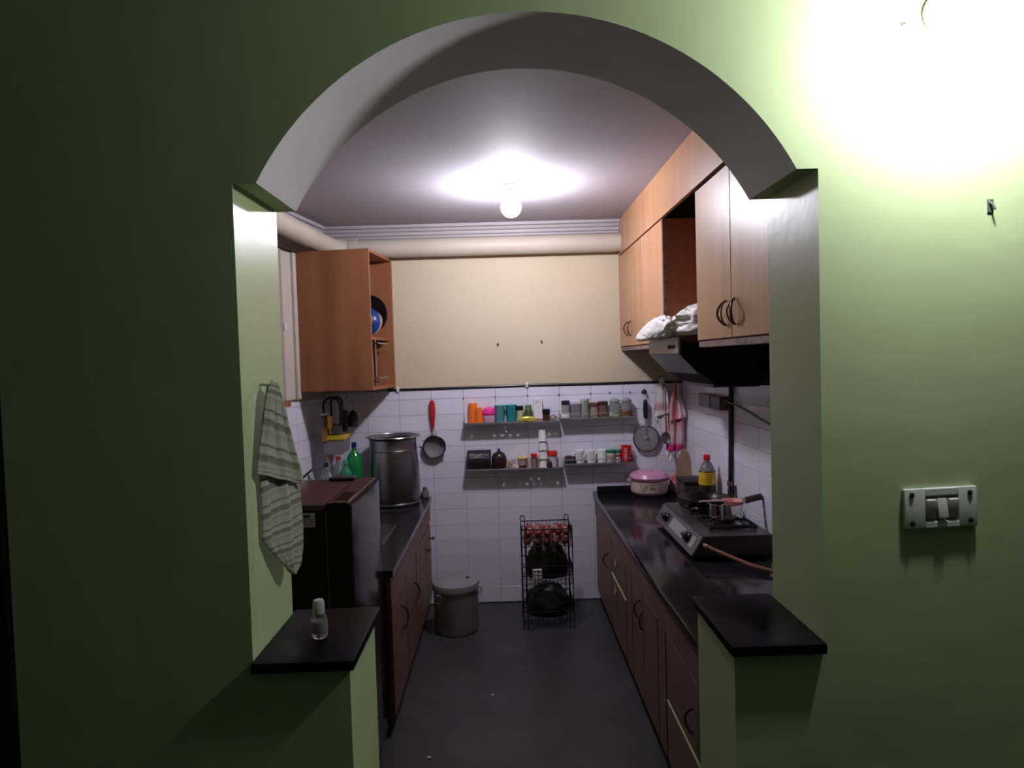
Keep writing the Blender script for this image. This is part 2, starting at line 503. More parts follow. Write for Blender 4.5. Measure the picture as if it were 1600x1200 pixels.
# ================================================================== PIPES, CABLES, HOOKS
t = thing('painted_pipe', 'thick cream painted pipe running under the ceiling cornice round the back left corner', 'pipe', (-1.1, 4.6, 2.47))
bm = NB()
tube(bm, [(0.82, 4.628, 2.472), (-0.2, 4.628, 2.472), (-0.90, 4.628, 2.472), (-1.0, 4.628, 2.474)], 0.063, 20); obj('pipe_run', bm, CREAM2, t)
bm = NB(); tube(bm, [(-1.0, 4.628, 2.474), (-1.06, 4.615, 2.476), (-1.11, 4.57, 2.479), (-1.135, 4.50, 2.483), (-1.16, 4.35, 2.49), (-1.30, 3.4, 2.53), (-1.46, 2.4, 2.555), (-1.56, 1.7, 2.56)], 0.064, 20); obj('pipe_elbow', bm, CREAM2, t)
bm = NB(); tube(bm, [(-0.955, 4.628, 2.473), (-1.005, 4.628, 2.474)], 0.069, 20); obj('pipe_collar', bm, CREAM2, t)

t = thing('wall_cable', 'black cable running along the top edge of the back wall tiles', 'cable', (0, 4.69, 1.51))
bm = NB(); pts = [(-0.80, 4.690, 1.510), (-0.727, 4.690, 1.513), (-0.35, 4.690, 1.515), (0.164, 4.690, 1.519), (0.6, 4.69, 1.515), (0.97, 4.69, 1.516), (1.24, 4.69, 1.508)]
tube(bm, pts, 0.0085, 8); obj('cable', bm, BLACKP, t)
for x, z in ((-0.727, 1.513), (0.164, 1.519)):
    bm = NB(); box(bm, x-0.009, x+0.009, 4.676, 4.698, z-0.016, z+0.02, 0.004, 1); obj('clip', bm, PAPER, t, 'white clip')

hk = [(-0.279, 1.438), (-0.057, 1.44), (0.166, 1.446), (0.384, 1.444), (0.602, 1.447), (0.736, 1.449), (0.874, 1.449)]
desc = ['above the orange tumblers', 'above the teal glasses', 'above the dark green jar', 'above the black lidded jar', 'above the tall clear jar', 'above the left large clear jar', 'above the right large clear jar']
for (x, z), d_ in zip(hk, desc):
    bm = NB(); tube(bm, [(x, 4.697, z+0.002), (x, 4.684, z-0.001), (x, 4.680, z+0.006)], 0.0035, 6)
    lathe(bm, x, 0, [(0.006, 0), (0.006, 0.004)], 8, M=Matrix.Translation((0, 4.696, z)) @ Matrix.Rotation(math.radians(90), 4, 'X'))
    solo('wall_hook', bm, BLACKP, 'small black hook in the tile joint ' + d_, 'hook', 'hooks in the tile joints')
for x, z, d_ in ((-0.028, 1.809, 'left'), (0.274, 1.818, 'right')):
    bm = NB(); tube(bm, [(x, 4.699, z), (x, 4.675, z+0.002)], 0.004, 8)
    lathe(bm, 0, 0, [(0.009, 0), (0.008, 0.003)], 10, M=Matrix.Translation((x, 4.699, z)) @ Matrix.Rotation(math.radians(90), 4, 'X'))
    solo('wall_nail', bm, mat('nail_steel', (0.2, 0.18, 0.17), 0.4, 0.6), d_ + ' nail of the two in the cream back wall', 'nail')
bm = NB(); tube(bm, [(0.940, 1.300, 1.977), (0.944, 1.292, 1.968), (0.947, 1.290, 1.958)], 0.0022, 6)
box(bm, 0.938, 0.950, 1.2975, 1.301, 1.954, 1.980, 0.001)
solo('wall_nail', bm, mat('nail_dark', (0.08, 0.09, 0.07), 0.6), 'bent dark nail in the green wall far right of the arch', 'nail')
bm = NB(); tube(bm, [(0.782, 1.300, 2.312), (0.782, 1.280, 2.314), (0.778, 1.268, 2.305), (0.772, 1.266, 2.285), (0.766, 1.272, 2.270)], 0.0022, 6)
lathe(bm, 0, 0, [(0.007, 0), (0.006, 0.003)], 10, M=Matrix.Translation((0.782, 1.299, 2.312)) @ Matrix.Rotation(math.radians(90), 4, 'X'))
solo('wall_hook', bm, WHITEP, 'white wire hook left of the glaring wall bulb', 'hook')

# ================================================================== LEFT WALL: window frame
wn = thing('window_1', None, None, (-1.235, D, 0), TH); wn['kind'] = 'structure'
FR = mat('window_cream_gloss', (0.55, 0.50, 0.43), 0.4)
FRS = mat('window_frame_taupe', (0.34, 0.28, 0.27), 0.5)
def lb(*a, bev=0.002):
    b = NB(); box(b, *a, bev); return b
obj('frame_post', lb(0, 0.035, -0.47, -0.425, 1.49, 2.405), FR, wn, world=False)
obj('shutter_panel', lb(0, 0.018, -0.615, -0.472, 1.49, 2.42), FR, wn, world=False)
obj('shutter_stile', lb(0, 0.03, -0.70, -0.617, 1.50, 2.42), FRS, wn, world=False)
obj('frame_ledge', lb(0, 0.05, -0.72, -0.60, 1.455, 1.49), WOODI, wn, world=False)
obj('dark_void_panel', lb(0, 0.05, -0.95, -0.43, 2.40, 2.425), DKGAP, wn, world=False)  # dark panel whose colour stands in for the void above the shutters
obj('shutter_panel', lb(0, 0.018, -1.2, -0.702, 1.49, 2.42), FRS, wn, world=False)
obj('latch', lb(0.02, 0.045, -0.628, -0.603, 1.912, 1.955), WHITEP, wn, 'white latch', world=False)
bm = NB(); tube(bm, [(0.02, -0.619, 1.5), (0.02, -0.619, 1.91)], 0.006, 8); tube(bm, [(0.02, -0.617, 1.955), (0.02, -0.617, 2.4)], 0.006, 8)
obj('cable', bm, BLACKP, wn, 'black cable to the latch', world=False)

# ================================================================== LEFT WALL CABINET (open fronted)
cb = thing('wall_cabinet', 'open fronted orange wood wall cabinet hanging at the back left', 'cabinet', (-1.0, 4.45, 1.535))
zb, zt = 1.535, 2.408
PA, PB, PC, PD = Vector((-1.275, 4.268)), Vector((-0.804, 4.20)), Vector((-0.742, 4.694)), Vector((-1.225, 4.694))
def plan(q0, q1, q2, q3, z0, z1):
    b = NB(); prism(b, [tuple(q0), tuple(q1), tuple(q2), tuple(q3)], 'z', z0, z1); return b
ev = (PC-PB).normalized(); ew = (PD-PA).normalized()
obj('side_panel', plan(PA, PB, PB+ev*0.018, PA+ew*0.018, zb, zt), WOOD, cb)
obj('side_panel', plan(PD-ew*0.018, PC-ev*0.018, PC, PD, zb, zt), WOOD, cb)
obj('top_panel', plan(PA+ew*0.018, PB+ev*0.018, PC-ev*0.018, PD-ew*0.018, zt-0.018, zt), WOOD, cb)
obj('bottom_panel', plan(PA+ew*0.018, PB+ev*0.018, PC-ev*0.018, PD-ew*0.018, zb, zb+0.018), WOODI, cb)
obj('back_panel', plan(PA+ew*0.018, PA+ew*0.018+Vector((0.008, 0)), PD-ew*0.018+Vector((0.008, 0)), PD-ew*0.018, zb+0.018, zt-0.018), WOODI, cb)
obj('shelf', plan(PA+ew*0.018+Vector((0.01, 0)), PB+ev*0.018+Vector((-0.03, 0)), PC-ev*0.018+Vector((-0.03, 0)), PD-ew*0.018+Vector((0.01, 0)), 1.852, 1.868), WOODI, cb)
bm = NB()
tube(bm, [(-0.825, 4.42, zb+0.02), (-0.825, 4.42, 1.850)], 0.009, 8)
tube(bm, [(-1.1, 4.40, zb+0.07), (-0.80, 4.40, zb+0.07), (-0.775, 4.60, zb+0.07)], 0.006, 6)
tube(bm, [(-1.1, 4.40, 1.83), (-0.80, 4.40, 1.83), (-0.775, 4.60, 1.83)], 0.006, 6)
tube(bm, [(-1.1, 4.38, zb+0.045), (-0.795, 4.40, zb+0.045)], 0.006, 6)
obj('wire_rack', bm, STEEL, cb)
Mp = Matrix.Translation((-0.880, 4.50, 2.016)) @ Matrix.Rotation(math.radians(80), 4, 'X')
bm = NB(); lathe(bm, 0, 0, [(0.04, 0.0), (0.10, 0.004), (0.132, 0.02), (0.136, 0.022), (0.13, 0.026), (0.09, 0.010), (0.01, 0.008)], 36, M=Mp)
solo('tawa_plate', bm, BLACKG, 'dark round plate standing on edge in the left wall cabinet', 'plate')
t = thing('steel_bowl', 'steel bowl with a blue base leaning in the left wall cabinet', 'bowl', (-0.87, 4.40, 1.875))
Mp2 = Matrix.Translation((-0.872, 4.435, 1.972)) @ Matrix.Rotation(math.radians(84), 4, 'X')
bm = NB(); lathe(bm, 0, 0, [(0.096, 0.0), (0.100, 0.0), (0.088, 0.034), (0.055, 0.055), (0.002, 0.057)], 32, M=Mp2, cap0=True, cap1=True); obj('bowl', bm, STEEL, t)
bm = NB(); lathe(bm, 0, 0, [(0.090, 0.030), (0.070, 0.048), (0.058, 0.056), (0.061, 0.058), (0.075, 0.050), (0.092, 0.031)], 24, M=Mp2 @ Matrix.Translation((0.0, -0.004, 0.002)), cap0=False, cap1=False); obj('base_pad', bm, mat('blue_plastic', (0.008, 0.035, 0.22), 0.25), t, 'blue band')

# ================================================================== RIGHT UPPER CABINETS
bm = NB(); box(bm, 0.82, 0.838, YB+0.02, D, 2.392, 2.63, 0.001)
solo('fascia_panel', bm, WOODD, 'long light wood fascia board between the right wall cabinets and the ceiling', 'panel')
def dhandle(bm, x, y, z0, z1, bow, r=0.0055, side=-1):
    """curved pull handle standing off a face at x, bowed sideways along y as well"""
    n = 10
    pts = []
    for i in range(n+1):
        u = i/n; s = math.sin(PI*u)
        pts.append((x + side*(0.004+0.024*s**0.6), y + bow*s, z0+(z1-z0)*u))
    tube(bm, pts, r, 8)
    return bm
def handle_on(parent, x, y, z0, z1, bow, m=BRONZE):
    bm = NB(); dhandle(bm, x, y, z0, z1, bow, 0.0045)
    if abs(bow) > 0.022: dhandle(bm, x, y, z0, z1, -bow*0.45, 0.003)
    obj('handle', bm, m, parent)

def wallcab(lab, y0, y1, z0, z1, doors, hand):
    c = thing('wall_cabinet', lab, 'cabinet', (1.03, (y0+y1)/2, z0))
    bm = NB()
    box(bm, 0.842, 1.246, y0, y0+0.018, z0, z1, 0.001); obj('side_panel', bm, WOODI, c)
    bm = NB(); box(bm, 0.842, 1.246, y1-0.018, y1, z0, z1, 0.001); obj('side_panel', bm, WOODI, c)
    bm = NB(); box(bm, 0.842, 1.246, y0+0.018, y1-0.018, z1-0.018, z1, 0.001); obj('top_panel', bm, WOODI, c)
    bm = NB(); box(bm, 0.842, 1.246, y0+0.018, y1-0.018, z0, z0+0.018, 0.001); obj('bottom_panel', bm, WOODI, c)
    bm = NB(); box(bm, 0.826, 0.85, y0, y1, z0-0.026, z0-0.001, 0.002); obj('bottom_rail', bm, EDGEW, c, 'pale worn bottom edge')
    bm = NB(); box(bm, 1.236, 1.246, y0+0.018, y1-0.018, z0+0.018, z1-0.018); obj('back_panel', bm, WOODI, c)
    for i, (a, b) in enumerate(doors):
        bm = NB(); box(bm, 0.82, 0.840, a+0.0025, b-0.0025, z0+0.004, z1-0.003, 0.0015)
        d_ = obj('door', bm, WOODD, c)
        yh, h0, h1, bow = hand[i]
        handle_on(d_, 0.82, yh, h0, h1, bow)
    return c
zc0, zc1 = 1.762, 2.385
c = wallcab('far right wall cabinet with three light wood doors at the back wall', 3.43, 4.695, zc0, zc1,
        [(4.33, 4.695), (3.91, 4.33), (3.43, 3.91)], [(4.375, 1.83, 1.92, 0.018), (4.285, 1.83, 1.92, -0.018), (3.50, 1.83, 1.90, 0.015)])
bm = NB(); box(bm, 0.822, 0.842, 3.424, 3.432, zc0, zc1, 0.001); obj('edge_strip', bm, EDGEW, c, 'pale chipped edge strip')
c = wallcab('near right wall cabinet with two tall light wood doors and oval handles', 1.97, 2.835, 1.752, 2.375,
        [(2.41, 2.835), (1.97, 2.41)], [(2.455, 1.80, 1.89, 0.03), (2.365, 1.80, 1.89, -0.03)])
bm = NB(); box(bm, 0.822, 0.842, 2.833, 2.841, 1.752, 2.375, 0.001); obj('edge_strip', bm, EDGEW, c, 'pale chipped edge strip')
# dark boarding behind the open niche above the hood
bm = NB(); box(bm, 1.226, 1.246, 2.845, 3.425, 1.80, 2.38, 0.001)
solo('niche_board', bm, WOODI, 'dark brown back board of the open niche over the hood', 'panel')

# ================================================================== RANGE HOOD + plastic bag
h = thing('range_hood', 'slim cooker hood with a grey front and black sides under the open niche', 'range hood', (1.0, 3.4, 1.55))
HM = mat('hood_grey_front', (0.20, 0.185, 0.185), 0.4, 0.3)
HB = mat('hood_black', (0.005, 0.0045, 0.005), 0.7, spec=0.2)
y0, y1 = 3.09, 3.70
bm = NB(); prism(bm, [(0.815, 1.778), (0.815, 1.705), (0.905, 1.612), (0.975, 1.555), (1.245, 1.545), (1.245, 1.748), (0.86, 1.752)], 'y', y0, y1); obj('body', bm, HB, h)
bm = NB(); box(bm, 0.803, 0.816, y0-0.002, y1+0.002, 1.703, 1.782, 0.003); fp = obj('front_panel', bm, HM, h)
bm = NB(); box(bm, 0.8015, 0.8035, y0+0.055, y0+0.19, 1.728, 1.746, 0.001); obj('display_slot', bm, HB, fp)
bm = NB(); prism(bm, [(0.806, 1.702), (0.812, 1.702), (0.902, 1.608), (0.896, 1.608)], 'y', y0+0.004, y1-0.004); obj('sloped_panel', bm, mat('hood_glass_grey', (0.13, 0.125, 0.13), 0.3, 0.1), h)
bm = NB(); box(bm, 0.98, 1.20, y0+0.06, y1-0.06, 1.54, 1.556, 0.002); obj('filter', bm, mat('filter_dark', (0.05, 0.05, 0.05), 0.4, 0.8), h)
bm = NB(); tube(bm, [(1.08, 3.2, 1.75), (1.08, 3.2, 1.60)], 0.03, 12); obj('motor', bm, HB, h)
bm = NB(); box(bm, 1.16, 1.246, 2.72, 3.09, 1.56, 1.60, 0.003); obj('bracket', bm, HB, h)

from mathutils import noise as MN
def bag_bm(cx, cy, cz, sx, sy, sz, seed, sub=4):
    """crumpled lump: ridged noise gives the creases, flat underside"""
    b = NB(); bmesh.ops.create_icosphere(b, subdivisions=sub, radius=1.0)
    off = Vector((seed*3.1, seed*1.7, seed*0.9))
    for v in b.verts:
        n = v.co.normalized()
        r1 = 1-abs(MN.noise(n*1.6+off))*2.2
        r2 = 1-abs(MN.noise(n*3.7+off*1.3))*2.2
        r3 = 1-abs(MN.noise(n*8.0+off*0.7))*2.2
        v.co = n*(0.90 + 0.085*r1 + 0.055*r2 + 0.028*r3)
        if v.co.z < -0.5: v.co.z = -0.5 - (v.co.z+0.5)*0.1
        v.co = Vector((cx + v.co.x*sx, cy + v.co.y*sy, cz + (v.co.z+0.5)*sz))
    return b
PLAS = mat('white_plastic_film', (0.78, 0.73, 0.71), 0.42, spec=0.35, bump=0.3, bscale=30)
t = thing('plastic_bag', 'crumpled white plastic bag lying on top of the cooker hood', 'bag', (0.95, 3.2, 1.785))
bm = bag_bm(0.985, 3.132, 1.785, 0.215, 0.265, 0.105, 5, 5)
for v in bm.verts:
    t_ = max(0, min(1, (v.co.y-2.95)/0.45))
    v.co.z = 1.785 + (v.co.z-1.785)*(1.1-0.35*t_)
    if v.co.x > 1.22: v.co.x = 1.22 + (v.co.x-1.22)*0.05
obj('bag', bm, PLAS, t, ang=60)
bm = bag_bm(0.770, 3.42, 1.787, 0.052, 0.34, 0.080, 9, 5)
for v in bm.verts:
    t_ = max(0, min(1, (v.co.y-3.1)/0.6))
    v.co.z = 1.787 + (v.co.z-1.787)*(1.15-0.80*t_) - 0.010*t_
    v.co.x -= 0.01*t_
obj('knotted_end', bm, PLAS, t, ang=60)

# ================================================================== RIGHT: WORKTOP + BASE UNITS
bm = NB(); box(bm, 0.602, 1.246, YB+0.01, D-0.003, 0.733, 0.765, 0.004, 2)
solo('worktop', bm, GRAN, 'long black granite worktop on the right carrying the gas stove', 'worktop')
bm = NB(); box(bm, 0.63, 1.22, D-0.022, D-0.007, 0.765, 0.80, 0.002)
solo('upstand', bm, GRAN, 'low black stone upstand at the back wall behind the casserole', 'upstand')
def base_unit(lab, xf, side, y0, y1, fronts, name='base_cabinet', stile=0.0):
    """xf = plane of the fronts; side=-1: faces -x (right row), +1: faces +x (left row)"""
    xb = xf - side*0.60 if side < 0 else -1.14
    c = thing(name, lab, 'cabinet', ((xf+xb)/2, (y0+y1)/2, 0))
    xin = xf - side*0.02
    def bx(a, b, *r):
        return box(NB(), min(a, b), max(a, b), *r)
    xe = xin - side*0.5
    obj('body', bx(xin - side*0.002, xe, y0+0.001, y1-0.001, 0.07, 0.732, 0.001), mat('cabinet_carcass_dark', (0.05, 0.022, 0.016), 0.6), c)
    obj('plinth', bx(xf - side*0.045, xf - side*0.07, y0+0.001, y1-0.001, 0.0, 0.072, 0.001), DKGAP, c)
    obj('apron', bx(xf, xin, y0+0.0005, y1-0.0005, 0.602, 0.731, 0.001), WOODB, c)
    for f in fronts:
        kind, a, b, z0, z1 = f[:5]
        d_ = obj(kind, bx(xf - side*0.001, xin - side*0.001, a+0.003, b-0.003, z0+0.002, z1-0.002, 0.002), WOODB, c)
        for hnd in f[5:]:
            if hnd[0] == 'pull':
                bm = NB(); dhandle(bm, xf, hnd[1], hnd[2], hnd[3], hnd[4], 0.005, side); obj('handle', bm, BRONZE, d_)
            elif hnd[0] == 'ring':
                bm = NB(); n = 16; pts = []
                for i in range(n):
                    a_ = 2*PI*i/n; pts.append((xf + side*0.01, hnd[1]+0.026*math.cos(a_), hnd[2]+0.018*math.sin(a_)))
                tube(bm, pts, 0.0035, 6, closed=True); box(bm, min(xf, xf+side*0.012), max(xf, xf+side*0.012), hnd[1]-0.008, hnd[1]+0.008, hnd[2]+0.01, hnd[2]+0.03, 0.002)
                obj('ring_pull', bm, BRASS, d_)
            elif hnd[0] == 'knob':
                bm = NB(); lathe(bm, 0, 0, [(0.006, 0), (0.006, 0.012), (0.014, 0.018), (0.013, 0.026), (0.005, 0.03)], 12,
                                 M=Matrix.Translation((xf, hnd[1], hnd[2])) @ Matrix.Rotation(math.radians(90*side), 4, 'Y')); obj('knob', bm, BRONZE, d_)
            elif hnd[0] == 'strip':
                bm = bx(xf + side*0.001, xf - side*0.01, a+0.006, b-0.006, hnd[1], hnd[2], 0.001); obj('edge_strip', bm, mat('strip_pale', (0.62, 0.50, 0.33), 0.4), d_, 'pale metal edge strip')
    return c
XR, XL = 0.615, -0.535
base_unit('base cabinet with one door and apron at the back wall end of the right row', XR, -1, 4.03, 4.69, [('door', 4.03, 4.66, 0.075, 0.60, ('pull', 4.12, 0.40, 0.49, 0.03))])
base_unit('base cabinet with a drawer over a door, both with ring pulls, in the right row', XR, -1, 3.37, 4.03,
          [('drawer', 3.53, 4.01, 0.415, 0.60, ('ring', 3.79, 0.53), ('strip', 0.403, 0.412)), ('door', 3.53, 4.01, 0.075, 0.400, ('ring', 3.82, 0.36)), ('stile', 3.372, 3.52, 0.075, 0.60)])
base_unit('base cabinet with paired doors and two curved pulls in the middle of the right row', XR, -1, 2.66, 3.37,
          [('door', 3.10, 3.36, 0.075, 0.60, ('pull', 3.135, 0.46, 0.555, 0.025)), ('door', 2.80, 3.10, 0.075, 0.60, ('pull', 3.065, 0.44, 0.535, -0.025)), ('stile', 2.665, 2.79, 0.075, 0.60)])
base_unit('nearest base cabinet of the right row, behind the right half wall', XR, -1, 1.58, 2.66,
          [('door', 2.13, 2.65, 0.335, 0.60, ('pull', 2.25, 0.41, 0.50, 0.02), ('strip', 0.322, 0.331)), ('door', 2.13, 2.65, 0.075, 0.318), ('door', 1.59, 2.12, 0.075, 0.60)])

# ================================================================== LEFT: WORKTOP + BASE UNITS
bm = NB(); prism(bm, [(-0.522, 3.03), (-0.522, D-0.003), (-1.19, D-0.003), (-1.19, 4.68), (-1.44, 3.03)], 'z', 0.733, 0.765)
wl = thing('worktop', 'black granite worktop on the left with a steel sink, behind the fridge', 'worktop', (-0.8, 3.9, 0.733))
obj('slab', bm, GRAN, wl)
bm = NB(); box(bm, -1.10, -0.64, 3.46, 3.90, 0.7652, 0.7685, 0.001); sk = obj('sink_rim', bm, STEEL, wl)
bm = NB(); box(bm, -1.07, -0.665, 3.49, 3.87, 0.7686, 0.7692, 0.0); obj('sink_bowl_shade', bm, mat('sink_shade', (0.10, 0.10, 0.10), 0.3, 0.8), sk)  # flat dark sheet; shade inside the sink is put into its colour
base_unit('base cabinet with two knobbed drawers at the back end of the left row', XL, 1, 3.92, 4.69,
          [('drawer', 4.40, 4.68, 0.43, 0.58, ('knob', 4.64, 0.487)), ('drawer', 4.07, 4.39, 0.43, 0.58, ('knob', 4.35, 0.487)), ('door', 4.40, 4.68, 0.075, 0.425), ('door', 4.07, 4.39, 0.075, 0.425), ('stile', 3.925, 4.06, 0.075, 0.60)])
base_unit('base cabinet with two doors and curved pulls in the left row, next to the fridge', XL, 1, 3.04, 3.92,
          [('door', 3.50, 3.90, 0.075, 0.60, ('pull', 3.76, 0.36, 0.47, 0.03)), ('door', 3.05, 3.49, 0.075, 0.60, ('pull', 3.32, 0.38, 0.50, 0.03))])

# ================================================================== FRIDGE
f = thing('fridge', 'small dark single door fridge with a maroon top standing left behind the half wall', 'fridge', (-0.85, 2.75, 0))
y0, y1 = 2.47, 3.02
bm = NB(); box(bm, -1.13, -0.672, y0+0.005, y1-0.002, 0.03, 1.165, 0.006, 2); obj('body', bm, FRIDGEB, f)
bm = NB(); box(bm, -1.135, -0.668, y0, y1, 1.165, 1.190, 0.006, 2); obj('top_panel', bm, FRIDGET, f)
bm = NB()
prism(bm, [(y0, 0.05), (y0, 1.176), (y0+0.012, 1.188), (y1-0.012, 1.188), (y1, 1.176), (y1, 0.05)], 'x', -0.660, -0.575)
dd = obj('door', bm, FRIDGEB, f)
bm = NB(); n = 10
pts = [(-0.576, y0+0.004)]
for i in range(n+1):
    u = i/n; pts.append((-0.576+0.018*math.sin(PI*(0.08+0.84*u))**0.5, y0+0.004+(y1-y0-0.008)*u))
pts.append((-0.576, y1-0.004))
prism(bm, pts, 'z', 0.055, 1.184); obj('door_skin', bm, FRIDGED, dd, 'glossy dark door face')
bm = NB(); box(bm, -0.660, -0.580, y0+0.004, y1-0.004, 1.187, 1.1935, 0.003); obj('door_cap', bm, FRIDGET, dd)
bm = NB(); box(bm, -0.645, -0.585, y0+0.03, y0+0.20, 1.192, 1.196, 0.002)
hg = obj('handle_recess', bm, BLACKG, dd, 'glossy black grip recess')
bm = NB(); tube(bm, [(-0.585, y0+0.02, 1.194), (-0.600, y0+0.012, 1.196), (-0.64, y0+0.012, 1.196)], 0.003, 6); obj('grip_trim', bm, STEEL, hg)
bm = NB(); box(bm, -0.775, -0.665, 2.96, 3.02, 1.190, 1.206, 0.004); obj('hinge_cover', bm, BLACKM, f)
bm = NB(); box(bm, -0.668, -0.661, y0+0.01, y1-0.01, 0.06, 1.16, 0.0); obj('gasket', bm, mat('gasket_grey', (0.08, 0.08, 0.085), 0.6), f)
for x in (-1.09, -0.70):
    for y in (y0+0.04, y1-0.04):
        bm = NB(); lathe(bm, x, y, [(0.018, 0), (0.018, 0.008), (0.01, 0.012), (0.01, 0.035)], 10); obj('foot', bm, BLACKP, f)
bm = NB(); box(bm, -0.778, -0.703, y0+0.0035, y0+0.006, 1.108, 1.160, 0.0)
st = obj('sticker', bm, mat('sticker_grey', (0.42, 0.41, 0.42), 0.6), f, 'small grey printed sticker')
bm = NB(); box(bm, -0.774, -0.720, y0+0.0025, y0+0.004, 1.143, 1.153)
for k in range(4): box(bm, -0.756, -0.709, y0+0.0025, y0+0.004, 1.135-k*0.006, 1.1365-k*0.006)
obj('print', bm, BLACKM, st, 'dark printed lines')

# ================================================================== STOCKPOT + LEFT COUNTER ITEMS
def hollow(bm, cx, cy, prof, wall=0.003, n=40, M=None):
    """open vessel: outer profile up, inner profile down"""
    inner = [(max(0.001, r-wall), max(z, prof[0][1]+wall)) for r, z in prof[::-1]]
    lathe(bm, cx, cy, prof + inner, n, cap0=True, cap1=True, M=M)
    return bm
cx, cy, z0 = -0.742, 4.50, 0.766
t = thing('stockpot', 'very large open stainless steel pot standing on the left worktop', 'pot', (cx, cy, z0))
bm = NB(); hollow(bm, cx, cy, [(0.155, z0), (0.163, z0+0.006), (0.163, z0+0.018), (0.159, z0+0.022), (0.163, z0+0.028), (0.166, z0+0.04), (0.168, z0+0.12), (0.166, z0+0.22), (0.157, z0+0.335), (0.153, z0+0.355), (0.157, z0+0.362), (0.153, z0+0.370), (0.154, z0+0.43), (0.160, z0+0.438), (0.177, z0+0.447), (0.178, z0+0.450)], n=56)
obj('pot_body', bm, POTST, t)
bm = NB(); tube(bm, [(cx+0.178*math.cos(2*PI*i/48), cy+0.178*math.sin(2*PI*i/48), z0+0.449) for i in range(48)], 0.004, 6, closed=True); obj('rim', bm, STEEL, t)

bm = NB(); lathe(bm, -0.560, 4.655, [(0.018, 0.766), (0.027, 0.77), (0.028, 0.80), (0.022, 0.815), (0.014, 0.82), (0.016, 0.836), (0.010, 0.84)], 16)
solo('pot_small', bm, mat('olive_grey', (0.14, 0.13, 0.11), 0.5), 'small dark jar at the back corner of the left worktop beside the stockpot', 'jar')

def bottle(name, lab, cx, cy, z0, r, h_, m, capm, group=None, neck=0.013, capl='screw cap', body_lab=None, liq=None):
    t = thing(name, lab, 'bottle', (cx, cy, z0), group=group)
    pr = [(r*0.8, z0), (r, z0+0.012), (r*0.94, z0+h_*0.25), (r, z0+h_*0.45), (r*1.0, z0+h_*0.64), (r*0.93, z0+h_*0.73), (r*0.68, z0+h_*0.81), (neck*1.4, z0+h_*0.87), (neck, z0+h_*0.90), (neck, z0+h_*0.94)]
    bm = NB(); lathe(bm, cx, cy, pr, 22); obj('body', bm, m, t)
    bm = NB(); lathe(bm, cx, cy, [(neck*1.2, z0+h_*0.925), (neck*1.25, z0+h_*0.93), (neck*1.2, z0+h_*0.995), (neck*1.0, z0+h_)], 16); obj('cap', bm, capm, t, capl)
    return t
PETG = mat('green_pet', (0.02, 0.40, 0.10), 0.08, trans=0.55, spec=0.6)
PETC = mat('clear_pet', (0.75, 0.82, 0.78), 0.06, trans=0.85, spec=0.6)
bottle('drink_bottle', 'large green plastic bottle with a blue cap left of the stockpot', -0.985, 4.42, 0.766, 0.055, 0.425, PETG, mat('blue_cap', (0.01, 0.03, 0.22), 0.4), capl='blue cap')
bottle('drink_bottle', 'pale teal plastic bottle in front of the large green bottle', -1.005, 4.25, 0.766, 0.045, 0.335, mat('teal_pet', (0.05, 0.42, 0.30), 0.1, trans=0.6), mat('teal_cap', (0.05, 0.35, 0.28), 0.4), capl='teal cap')
bottle('water_bottle', 'clear plastic bottle with a dark cap under the hanging grey container', -1.125, 4.25, 0.766, 0.042, 0.32, PETC, mat('navy_cap', (0.02, 0.02, 0.05), 0.4), capl='dark cap')
bottle('water_bottle', 'clear plastic bottle with a red cap, between the dark capped bottle and the teal one', -1.075, 4.36, 0.766, 0.042, 0.345, PETC, mat('red_cap', (0.45, 0.03, 0.02), 0.4), capl='red cap')
bottle('water_bottle', 'clear plastic bottle with a yellow cap, between the dark capped and red capped bottles', -1.150, 4.425, 0.766, 0.038, 0.335, PETC, mat('yellow_cap', (0.6, 0.42, 0.12), 0.4), capl='yellow cap')
bottle('water_bottle', 'clear plastic bottle without label, leftmost on the left worktop', -1.19, 4.12, 0.766, 0.04, 0.27, PETC, PETC)

# tap on the left wall (only its spout and lever show above the fridge)
t = thing('sink_tap', 'dark metal tap with a raised lever on the left wall above the sink', 'tap', (-1.27, 4.05, 1.0))
bm = NB(); tube(bm, [(-1.29, 4.05, 0.98), (-1.22, 4.04, 0.985), (-1.17, 4.02, 0.98), (-1.14, 4.0, 0.94)], 0.013, 10); obj('spout', bm, mat('tap_dark', (0.06, 0.07, 0.06), 0.3, 0.7), t)
bm = NB(); tube(bm, [(-1.24, 4.04, 1.0), (-1.20, 4.03, 1.04), (-1.145, 4.02, 1.085)], 0.009, 8, r_end=0.006); obj('lever', bm, mat('tap_dark', (0.06, 0.07, 0.06), 0.3, 0.7), t)
bm = NB(); tube(bm, [(-1.24, 4.045, 0.985), (-1.24, 4.045, 1.03)], 0.018, 10); obj('valve', bm, mat('tap_dark', (0.06, 0.07, 0.06), 0.3, 0.7), t)

